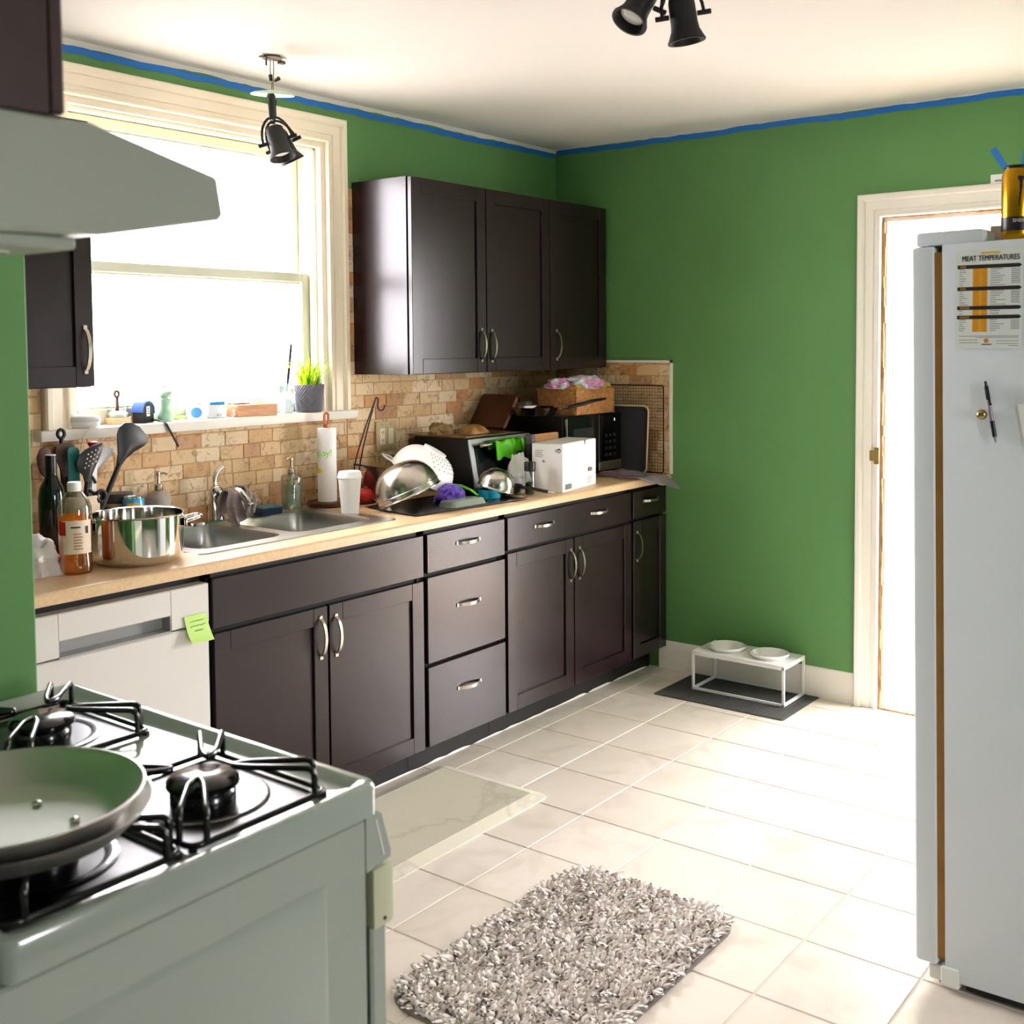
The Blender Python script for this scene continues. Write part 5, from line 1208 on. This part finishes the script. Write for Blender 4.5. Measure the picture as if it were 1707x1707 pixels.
cloth('dish_towel', 'pink and pale blue patterned dish towel heaped on the wicker basket', (-.31, -.37, 1.338), .098, .058, '#d779b4', 41, (1.35, .75), '#cfe3e2')
cloth('dish_towel', 'dark pink towel at the shaded left end of the wicker basket', (-.43, -.32, 1.340), .062, .045, '#7d3f5d', 42, (1, .9), '#8f5a72')
cloth('dish_towel', 'teal and white striped cloth on the heap above the basket', (-.255, -.31, 1.366), .075, .030, '#3c7f86', 43, (1.2, .8), '#dfe8e6')
cloth('rubber_glove', 'yellow rubber glove hanging out of the wicker basket corner', (-.19, -.385, 1.336), .045, .036, '#b8a912', 44, (1.1, .9))
cloth('rubber_glove', 'yellow cuff poking over the front left basket corner', (-.415, -.405, 1.322), .034, .036, '#c9b416', 45, (1.2, .8))
tag(obj('plastic_wrap', crumple(.055, .055, 51, neck=.6).xf(T(-.50, -.17, MZ1+.001) @ Matrix.Diagonal((1.0, 1.0, 1, 1))), mat('dull_wrap', '#a9a79f', .4, trans=.2), smooth=60), 'dull clear plastic wrap crumpled at the back left of microwave', 'wrap')
# sheet pan and cooling rack against the end wall
t = thing('sheet_pan', 'dark sheet pan with pale rim standing beside the microwave', 'baking pan', (-.060, -.395, CT), rot=(0, math.radians(4), 0))
m = MB(); L = [(rrect(.345, .318, .030, 5, 0, .159), 0), (rrect(.350, .323, .032, 5, 0, .1595), .002), (rrect(.345, .318, .030, 5, 0, .159), .003), (rrect(.322, .295, .026, 5, 0, .159), .014), (rrect(.318, .291, .026, 5, 0, .159), .015)]
n = len(L[0][0]); m.add([(-.018+d, a, b) for l, d in L for a, b in l], [(k*n+i, k*n+(i+1) % n, (k+1)*n+(i+1) % n, (k+1)*n+i) for k in range(4) for i in range(n)]+[tuple(range(4*n, 5*n))])
obj('pan', m, mat('dark_pan', '#46464b', .42, .2), t, 40)
obj('rim', MB().tube([(-.018, a, b) for a, b in rrect(.348, .320, .030, 6, 0, .159)], .0046, 6, True), mat('lit_rim', '#dcc49c', .5), t, 60)  # light caught on the rim is put into its pale colour
t = thing('cooling_rack', 'dark wire cooling rack standing against the tiled end wall', 'rack', (-.028, -.47, CT+.004))
RK = mat('dark_wire', '#2c2521', .4, .6)
obj('frame', MB().tube([(p[0]*0+.0, p[0], p[1]) for p in rrect(.325, .412, .012, 4, 0, .206)], .003, 6, True), RK, t, 50)
m = MB()
for k in range(1, 22): m.tube([(-.002, -.1625+.325*k/22, .002), (-.002, -.1625+.325*k/22, .410)], .00095, 4)
for k in range(1, 27): m.tube([(.001, -.161, .412*k/27), (.001, .161, .412*k/27)], .00095, 4)
obj('wires', m, RK, t, 0, kind='stuff')
# zip bag
t = thing('zip_bag', 'empty zip plastic bag with a pink seal drooping over the worktop edge', 'bag', (-.25, -.58, CT))
ZB = translucent('clear_bag_film', '#dcd8e4', .62, .15, .6)
def zfn(u, v):
    y0 = -.43+(-.30)*u; x = -.30+.17*v+.10*u*(v-.3); y = y0-.02*v; z = CT+.007+.014*math.sin(5*v+2*u)**2*(1-u)+.008*math.sin(9*u)*(.5+.5*math.sin(3*v))+.008*NZ.noise(Vector((u*7, v*7, 2.0)))
    if y < -.672: z -= (-.672-y)*(.25+.7*v); 
    return (x, y, max(z, CT+.003) if y > -.665 else z)
obj('film', MB().grid(zfn, 36, 24, .0008), ZB, t, 60, True)
obj('seal', MB().tube([(p[0], p[1], p[2]+.004) for p in [zfn(k/10, .06) for k in range(8)]], .003, 6, flat=.5), mat('seal_pink', '#a82f5f', .4), t, 60, True)

# ---------------------------------------------------------------- pans on the stove
t = thing('frying_pan', 'large steel frying pan with two rivets resting on the stove grates', 'frying pan', (-3.945, -2.0, .967), math.radians(0))
PANS = mat('worn_pan_steel', '#d2d0cc', .38, 1)
R = .158
obj('pan', MB().lathe([(0, 0), (.115, 0), (.128, .004), (R-.006, .034), (R, .041), (R+.002, .043), (R-.001, .044), (R-.010, .036), (.124, .009), (.108, .004), (0, .0035)], 64), PANS, t, 50)
for a, r_ in ((.70, .07), (-.30, .06)):
    obj('rivet', MB().ball((r_*math.cos(a)*.2+.045, .028 if a > 0 else -.055, .006), .0065, 12, 8, (1, 1, .6)), STEELM, t, 60)
obj('handle', MB().tube(fillet([(-.135, .055, .030), (-.19, .085, .045), (-.33, .15, .06)], .04, 4), [.018]+[.013]*5+[.014], 12, flat=.5), PANS, t, 60)
t2 = thing('frying_pan', 'second steel pan nested under the large frying pan on the grates', 'frying pan', (-3.938, -2.006, .9615))
obj('pan', MB().lathe([(0, 0), (.120, 0), (.134, .004), (.158, .028), (.160, .030), (.156, .030), (.131, .006), (.118, .0035), (0, .003)], 64), PANS, t2, 50)
sp = thing('spoon_rest', 'small shiny steel spoon rest behind the frying pan', 'spoon rest', (-3.70, -1.84, .9115), math.radians(20))
obj('dish', MB().lathe([(0, .001), (.020, .001), (.030, .008), (.032, .009), (.029, .007), (.018, .0), (0, 0)], 28).xf(Matrix.Diagonal((1.3, .8, 1, 1))), STEELM, sp, 50)

# ---------------------------------------------------------------- on the floor
t = thing('kitchen_mat', 'cream marbled cushioned floor mat in front of the sink cabinet doors', 'mat', (-2.15, -.836, 0))
mm = bpy.data.materials.new('marble_mat'); mm.use_nodes = True; nt = mm.node_tree; b = nt.nodes['Principled BSDF']; b.inputs['Roughness'].default_value = .38
tc = nt.nodes.new('ShaderNodeTexCoord'); nz = nt.nodes.new('ShaderNodeTexNoise'); nz.inputs['Scale'].default_value = 2.2; nz.inputs['Detail'].default_value = 9; nz.inputs['Distortion'].default_value = .5
rp = nt.nodes.new('ShaderNodeValToRGB'); e = rp.color_ramp.elements; e[0].position = .475; e[0].color = lin('#ddd7c4'); e[1].position = .52; e[1].color = lin('#ddd7c4')
k = rp.color_ramp.elements.new(.495); k.color = lin('#cdc8b6')
nt.links.new(tc.outputs['Object'], nz.inputs['Vector']); nt.links.new(nz.outputs['Fac'], rp.inputs[0]); nt.links.new(rp.outputs[0], b.inputs['Base Color'])
def slab_mat(x0, x1, y0, y1, h, bev, r=.03):
    cx, cy, w, d = (x0+x1)/2, (y0+y1)/2, x1-x0, y1-y0
    L = [(rrect(w, d, r, 5, cx, cy), 0), (rrect(w, d, r, 5, cx, cy), .003), (rrect(w-2*bev, d-2*bev, max(r-bev, .008), 5, cx, cy), h), (rrect(w-2*bev-.006, d-2*bev-.006, .01, 5, cx, cy), h-.001)]
    n = len(L[0][0]); return MB().add([(a, c, z) for l, z in L for a, c in l], [(k*n+i, k*n+(i+1) % n, (k+1)*n+(i+1) % n, (k+1)*n+i) for k in range(3) for i in range(n)]+[tuple(range(3*n, 4*n)), tuple(range(n))[::-1]])
obj('cushion', slab_mat(-2.74, -1.572, -1.08, -.597, .016, .045), mm, t, 15, True)
t = thing('feeding_mat', 'dark grey ribbed mat on the tiles under the pet feeder', 'mat', (-.2, -1.095, 0))
DG = mat('dark_woven_mat', '#4d4c4b', .9, bump=(150, .4))
obj('base', MB().prism(rrect(.385, .61, .012, 4, -.197, -1.095), 'z', .0005, .003), DG, t, 30, True)
m = MB()
for k in range(48):
    y = -.795-.0125*k-.005; m.box(-.385, -.010, y-.0045, y+.0045, .0028, .0046)
obj('ribs', m, DG, t, 0, True, kind='stuff')
t = thing('pet_feeder', 'white wire pet feeder stand holding two bowls by the green wall', 'pet feeder', (-.13, -1.12, .005))
FXa, FXb, FYa, FYb, FZ = -.236, -.028, -.905, -1.333, .162
r_ = .0055; fm = MB()
for z in (.0055, FZ):
    fm.box(FXa-r_, FXb+r_, FYa-r_, FYa+r_, z, z+2*r_, .001).box(FXa-r_, FXb+r_, FYb-r_, FYb+r_, z, z+2*r_, .001).box(FXa-r_, FXa+r_, FYb, FYa, z, z+2*r_, .001).box(FXb-r_, FXb+r_, FYb, FYa, z, z+2*r_, .001)
PW = mat('powder_white', '#f1f1ef', .45)
obj('frame', fm, PW, t, 30, True)
for x in (FXa, FXb):
    for y in (FYa, FYb): obj('leg', MB().box(x-r_, x+r_, y-r_, y+r_, .005, FZ+.008, .001), PW, t, 30, True)
# shelf with two round openings
bm = bmesh.new(); oz = FZ+.011
def lp_(pts): 
    v = [bm.verts.new((a, b, oz)) for a, b in pts]; return [bm.edges.new((v[i], v[(i+1) % len(v)])) for i in range(len(v))]
ed = lp_([(FXa-.004, FYb-.004), (FXb+.004, FYb-.004), (FXb+.004, FYa+.004), (FXa-.004, FYa+.004)])
BC = [(-.132, -1.018), (-.132, -1.222)]
for cx, cy in BC: ed += lp_([(cx+.074*math.cos(2*PI*k/32), cy+.074*math.sin(2*PI*k/32)) for k in range(32)])
bmesh.ops.triangle_fill(bm, edges=ed, use_beauty=True)
ex = bmesh.ops.extrude_face_region(bm, geom=bm.faces[:]); bmesh.ops.translate(bm, verts=[v for v in ex['geom'] if isinstance(v, bmesh.types.BMVert)], vec=(0, 0, .007))
bm.verts.index_update(); sm = MB().add([v.co[:] for v in bm.verts], [[v.index for v in f.verts] for f in bm.faces]); bm.free()
obj('shelf', sm, PW, t, 30, True)
for (cx, cy), lb in zip(BC, ('white pet bowl in the feeder, nearer the dark cabinets', 'white pet bowl in the feeder, nearer the doorway')):
    tag(obj('pet_bowl', MB().lathe([(0, -.045), (.045, -.045), (.062, -.03), (.072, .0), (.0735, .008), (.083, .009), (.085, .013), (.083, .018), (.076, .019), (.070, .012), (.058, -.025), (.042, -.038), (0, -.039)], 40).mv(cx, cy, oz+.008), CERAM, smooth=50), lb, 'bowl')
# shag rug
t = thing('shag_rug', 'fluffy taupe grey shag rug on the pale tiles beside the stove', 'rug', (-2.36, -1.72, 0))
RXa, RXb, RYa, RYb = -2.78, -1.945, -1.985, -1.455
outl = rrect(RXb-RXa, RYb-RYa, .09, 6, (RXa+RXb)/2, (RYa+RYb)/2)
obj('backing', MB().prism(outl, 'z', .0005, .008), mat('rug_backing', '#8d8480', .95), t, 30, True)
rng = np.random.default_rng(5)
def tufts(N):
    gx, gy = .0125, .0125; P = []
    ny = int((RYb-RYa)/gy); nx = int((RXb-RXa)/gx)
    for i in range(nx+1):
        for j in range(ny+1): P.append((RXa+gx*i+rng.normal(0, .003), RYa+gy*j+rng.normal(0, .003)))
    P = np.array(P); cx, cy = (RXa+RXb)/2, (RYa+RYb)/2; hw, hh, r = (RXb-RXa)/2-.006, (RYb-RYa)/2-.006, .085
    dx = np.maximum(np.abs(P[:,0]-cx)-(hw-r), 0); dy = np.maximum(np.abs(P[:,1]-cy)-(hh-r), 0)
    keep = (np.hypot(dx, dy) <= r) & (np.abs(P[:,0]-cx) <= hw) & (np.abs(P[:,1]-cy) <= hh); P, dx, dy = P[keep], dx[keep], dy[keep]
    # clumped lean: a smooth random field plus noise
    n = len(P); ang = 2.4*np.sin(P[:,0]*31+1.3*np.sin(P[:,1]*43))+2.1*np.sin(P[:,1]*37+1.7*np.sin(P[:,0]*29))+rng.normal(0, .9, n)
    edge = np.stack([np.sign(P[:,0]-cx)*(dx > r*.55), np.sign(P[:,1]-cy)*(dy > r*.55)], 1)
    lean_ = np.stack([np.cos(ang), np.sin(ang)], 1)*rng.uniform(.35, 1.0, n)[:,None]+edge*.55
    L = rng.uniform(.016, .029, n); K, S_ = 5, 4
    V = np.zeros((n, S_, K, 3)); qs = np.linspace(0, 1, S_); rad = np.array([.0058, .0074, .0082, .0055])
    th = rng.uniform(0, 6.28, n)
    for s in range(S_):
        q = qs[s]; c = np.zeros((n, 3)); c[:, :2] = P+lean_*(L*q*q*.85)[:,None]; c[:, 2] = .006+L*q*(1-.42*q*np.minimum(1, np.hypot(lean_[:,0], lean_[:,1])))
        for k in range(K):
            a = th+2*np.pi*k/K; rr = rad[s]*(1+.25*np.sin(3*th+s*2.1))
            V[:, s, k, 0] = c[:,0]+rr*np.cos(a); V[:, s, k, 1] = c[:,1]+rr*np.sin(a); V[:, s, k, 2] = c[:,2]
    F = []
    for s in range(S_-1):
        for k in range(K): F.append((s*K+k, s*K+(k+1) % K, (s+1)*K+(k+1) % K, (s+1)*K+k))
    F.append(None); F = np.array(F[:-1]); A = (np.arange(n)[:, None, None]*(S_*K)+F[None]).reshape(-1, 4)
    return V.reshape(-1, 3), A
V, A = tufts(0)
V = V-np.array([-2.36, -1.72, 0])
me = bpy.data.meshes.new('rug_pile'); me.vertices.add(len(V)); me.vertices.foreach_set('co', V.ravel().astype('f'))
me.loops.add(A.size); me.loops.foreach_set('vertex_index', A.ravel().astype('i')); me.polygons.add(len(A)); me.polygons.foreach_set('loop_start', (np.arange(len(A))*4).astype('i'))
me.polygons.foreach_set('use_smooth', np.ones(len(A), dtype=bool)); me.update(); me.validate()
RUGM = mat('shag_yarn', '#d9cdc4', .95, sheen=.5, noise=('#e8dfd8', 20, .25))
me.materials.append(RUGM); o = put('pile', me, t); o['kind'] = 'stuff'

# ---------------------------------------------------------------- on and around the fridge
FS = -1.9515      # fridge side, facing the room
c = (FS, -2.5165, 1.7485); CW, CH = .1435, .224
t = thing('temperature_chart', 'white magnetic cooking chart with orange columns on the fridge side', 'chart', c)
def fp(u0, u1, v0, v1, d=.0012): return MB().box(-d, -.0002, -u1*CW, -u0*CW, -v1*CH, -v0*CH)
m = MB().prism([(-a*1, b) for a, b in rrect(CW, CH, .009, 5, CW/2, -CH/2)], 'x', -.0008, 0)
obj('sheet', m, mat('chart_white', '#e3e8e6', .35), t, 20)
ft = lambda u, v: face_mat((-.0014, -u*CW, -v*CH), '-x')
text('heading', 'MEAT TEMPERATURES', .0175, INK, t, ft(.52, .112), 0, 'CENTER', squash=.72, thicken=.00045)
AMB = mat('amber_print', '#e0a51f', .5); ORG_ = mat('orange_print', '#d9822a', .5)
obj('subheading', fp(.38, .66, .022, .046), mat('pale_amber', '#d9c05a', .5), t, 0)
bars = MB(); lab = MB()
for v0, lw in ((.150, .10), (.372, .10), (.566, .16), (.660, .16)):
    z0, z1 = -v0*CH, -(v0+.038)*CH
    bars.prism([(-.02*CW, z0), (-.95*CW, z0), (-.985*CW, (z0+z1)/2), (-.95*CW, z1), (-.02*CW, z1)], 'x', -.0013, -.0002)
    lab.box(-.0017, -.0012, -(.05+lw)*CW, -.06*CW, z1+.0018, z0-.0018)
obj('header_bar', bars, INK, t, 0); obj('header_label', lab, mat('dull_amber', '#9a7426', .5), t, 0)
cols = MB(); dig = MB(); fine = MB(); blk = MB()
rr = random.Random(12)
for v0, v1, rws in ((.188, .372, 8), (.410, .566, 7), (.604, .660, 2), (.698, .828, 6)):
    cols.box(-.0011, -.0002, -.367*CW, -.255*CW, -v1*CH, -v0*CH).box(-.0011, -.0002, -.475*CW, -.371*CW, -v1*CH, -v0*CH)
    for k in range(rws):
        v = v0+(v1-v0)*(k+.25)/rws; dv = (v1-v0)/rws*.42
        for u0, u1 in ((.275, .345), (.40, .46)): dig.box(-.0014, -.001, -u1*CW, -u0*CW, -(v+dv)*CH, -v*CH)
        fine.box(-.0011, -.0002, -(.05+rr.uniform(.04, .13))*CW, -.05*CW, -(v+dv*.7)*CH, -v*CH)
        fine.box(-.0011, -.0002, -(.52+rr.uniform(.08, .24))*CW, -.52*CW, -(v+dv*.7)*CH, -v*CH)
    if rws > 2:
        for k in range(rws): blk.box(-.0011, -.0002, -.955*CW, -.83*CW, -(v0+.012+(v1-v0-.03)*(k+.5)/rws)*CH, -(v0+.012+(v1-v0-.03)*k/rws+.001)*CH)
obj('temperature_column', cols, AMB, t, 0); obj('digits', dig, ORG_, t, 0)
for v, u0, u1 in ((.868, .05, .95), (.882, .30, .95), (.906, .05, .34), (.916, .62, .95), (.934, .05, .36), (.944, .62, .95), (.965, .80, .95)): fine.box(-.0011, -.0002, -u1*CW, -u0*CW, -(v+.006)*CH, -v*CH)
obj('fine_print', fine, GREYINK, t, 0); obj('note_block', blk, GREYINK, t, 0)
obj('emblem', MB().lathe([(0, 0), (.0052, 0), (.0052, .0012), (0, .0012)], 20, (-.0002, -.47*CW, -.918*CH), RY(-90).to_3x3()), ORG_, t, 0)
obj('emblem_caption', fp(.40, .55, .95, .96), INK, t, 0)
p0, p1 = Vector((FS-.009, -2.5855, 1.4515)), Vector((FS-.007, -2.6095, 1.3125))
t = thing('ballpoint_pen', 'black and clear ballpoint pen held to the fridge side by a magnet', 'pen', p0)
L_ = lambda q: (p1-p0)*q
obj('barrel', MB().tube([L_(.28), L_(.66)], .0046, 12), mat('clear_barrel', '#b6a7b4', .2, trans=.3), t, 40)
obj('clicker', MB().tube([L_(0), L_(.07), L_(.08), L_(.30)], [.0028, .0030, .0048, .0052], 12), BLACK, t, 40)
obj('clip', MB().tube([L_(.08)+Vector((-.006, -.003, 0)), L_(.37)+Vector((-.007, -.004, 0))], [.0026, .0022], 8).ball(tuple(L_(.37)+Vector((-.005, -.004, 0))), .0032, 8, 6), BLACK, t, 40)
obj('grip', MB().tube([L_(.64), L_(.90)], [.0052, .0050], 12), BLACK, t, 40)
obj('tip', MB().tube([L_(.90), L_(1)], [.0040, .0010], 10), GREYINK, t, 40)
tag(obj('ball_magnet', MB().ball((FS-.0125, -2.580, 1.376), .0122, 20, 14), mat('brass_ball', '#b89f6a', .18, 1), smooth=60), 'shiny brassy ball magnet pinning the pen to the fridge', 'magnet')
tag(obj('note_paper', MB().box(-.0016, -.0004, -.10, 0, -.14, 0).xf(T(FS, -2.653, 1.400) @ RX(-10)), mat('note_white', '#f2f3f5', .7), smooth=0), 'white sheet of paper on the fridge cut by the right frame edge', 'paper')
t = thing('drink_can', 'tall amber energy drink can standing on top of the fridge', 'can', (-1.893, -2.631, 1.7685))
AMBC = mat('amber_can', '#c9971c', .28, .85)
obj('body', MB().lathe([(0, .004), (.022, .004), (.026, 0), (.033, .012), (.033, .147), (.027, .160), (.0265, .165), (.0255, .168), (.024, .162), (0, .162)], 40), AMBC, t, 40)
obj('lid', MB().lathe([(0, .1625), (.0235, .1625), (.0265, .1685), (.0275, .166), (.0268, .160)], 32).box(-.011, .011, -.006, .006, .1627, .1645, .001), BLACK, t, 40)
AC = math.radians(198)
DKP = mat('can_dark_print', '#231720', .4)
obj('lower_band', cyl_patch(.0331, AC-2.6, AC+2.6, .014, .052, .0002, n=40), DKP, t, 60)
obj('gold_stripe', cyl_patch(.0334, AC-2.6, AC+2.6, .014, .021, .0002, n=40), AMBC, t, 60)
cl = MB()
def jag_(a0, z0, z1, w, seed):
    rr = random.Random(seed); m = MB(); vs = []; N = 9
    for k in range(N+1):
        q = k/N; a = a0+.05*math.sin(5*q+seed)+rr.uniform(-.015, .015); ww = w*(1-q*.75)*(1 if k % 2 else .75)
        z = z0+(z1-z0)*q
        for s in (-1, 1): vs.append((.0334*math.cos(a+s*ww), .0334*math.sin(a+s*ww), z))
    return m.add(vs, [(2*k, 2*k+1, 2*k+3, 2*k+2) for k in range(N)])
for k, (a, z1) in enumerate(((-.02, .075), (.36, .062), (.74, .072))):
    obj('claw_mark', jag_(AC+a+.12, .140, z1, .13, k), DKP, t, 0)
obj('claw_mark', cyl_patch(.0332, AC-.05, AC+.98, .134, .142, .0002), DKP, t, 60)
text('lettering', 'ENERGY', .0105, mat('can_pale_print', '#b9b0a6', .4), t, RZ(198+90+14) @ T(0, -.0338, .040) @ RX(90), .0003, 'CENTER', .0338)
tag(obj('cardboard_piece', MB().prism([(-.05, 0), (.045, 0), (.045, .044), (-.005, .044), (-.05, .020)], 'x', -.02, .02).xf(T(-1.80, -2.60, 1.7685) @ RX(180) @ RX(180) @ RZ(0)), mat('grey_brown_card', '#9c8d7e', .8), smooth=0), 'grey brown card box on the fridge behind the amber can', 'box')
# tapes and card on the end wall
def wall_strip(name, y, z, w, h, a, m_, label, cat, th=.0012):
    return tag(obj(name, MB().box(-th, -.0001, -w/2, w/2, -h/2, h/2).xf(T(0, y, z) @ RX(a)), m_, smooth=0), label, cat)
wall_strip('tape_strip', -2.108, 2.246, .024, .098, -31, BLUE, 'short slanted blue tape strip on the green wall above the can', 'masking tape')
wall_strip('tape_strip', -2.205, 2.258, .024, .11, 9, BLUE, 'short steep blue tape strip at the right frame edge', 'masking tape')
o = thing('paper_tag', 'white paper tag with a grey slot on the green wall above doorway', 'tag', (-.0005, -2.14, 2.169))
obj('card', MB().box(-.003, 0, -.07, .064, -.019, .019, .001), WHITE, o, 0)
obj('slot', MB().box(-.0036, -.002, -.05, .048, -.009, -.002), GREYINK, o, 0)

# ---------------------------------------------------------------- repeats carry a group
GROUPS = {'base_cabinet': 'dark base cabinets under the worktop', 'wall_cabinet': 'dark wall cabinets over the worktop', 'spotlight_fixture': 'black ceiling spotlights',
          'pet_bowl': 'white bowls in the pet feeder', 'dish_towel': 'cloths heaped on the wicker basket', 'rubber_glove': 'yellow gloves in the wicker basket',
          'masking_tape': 'blue masking tape along the ceiling', 'tape_strip': 'short blue tape strips on the green wall', 'cutting_board': 'wooden cutting boards by the microwave'}
for o in bpy.data.objects:
    b = o.name.split('.')[0]
    if o.parent is None and b in GROUPS: o['group'] = GROUPS[b]
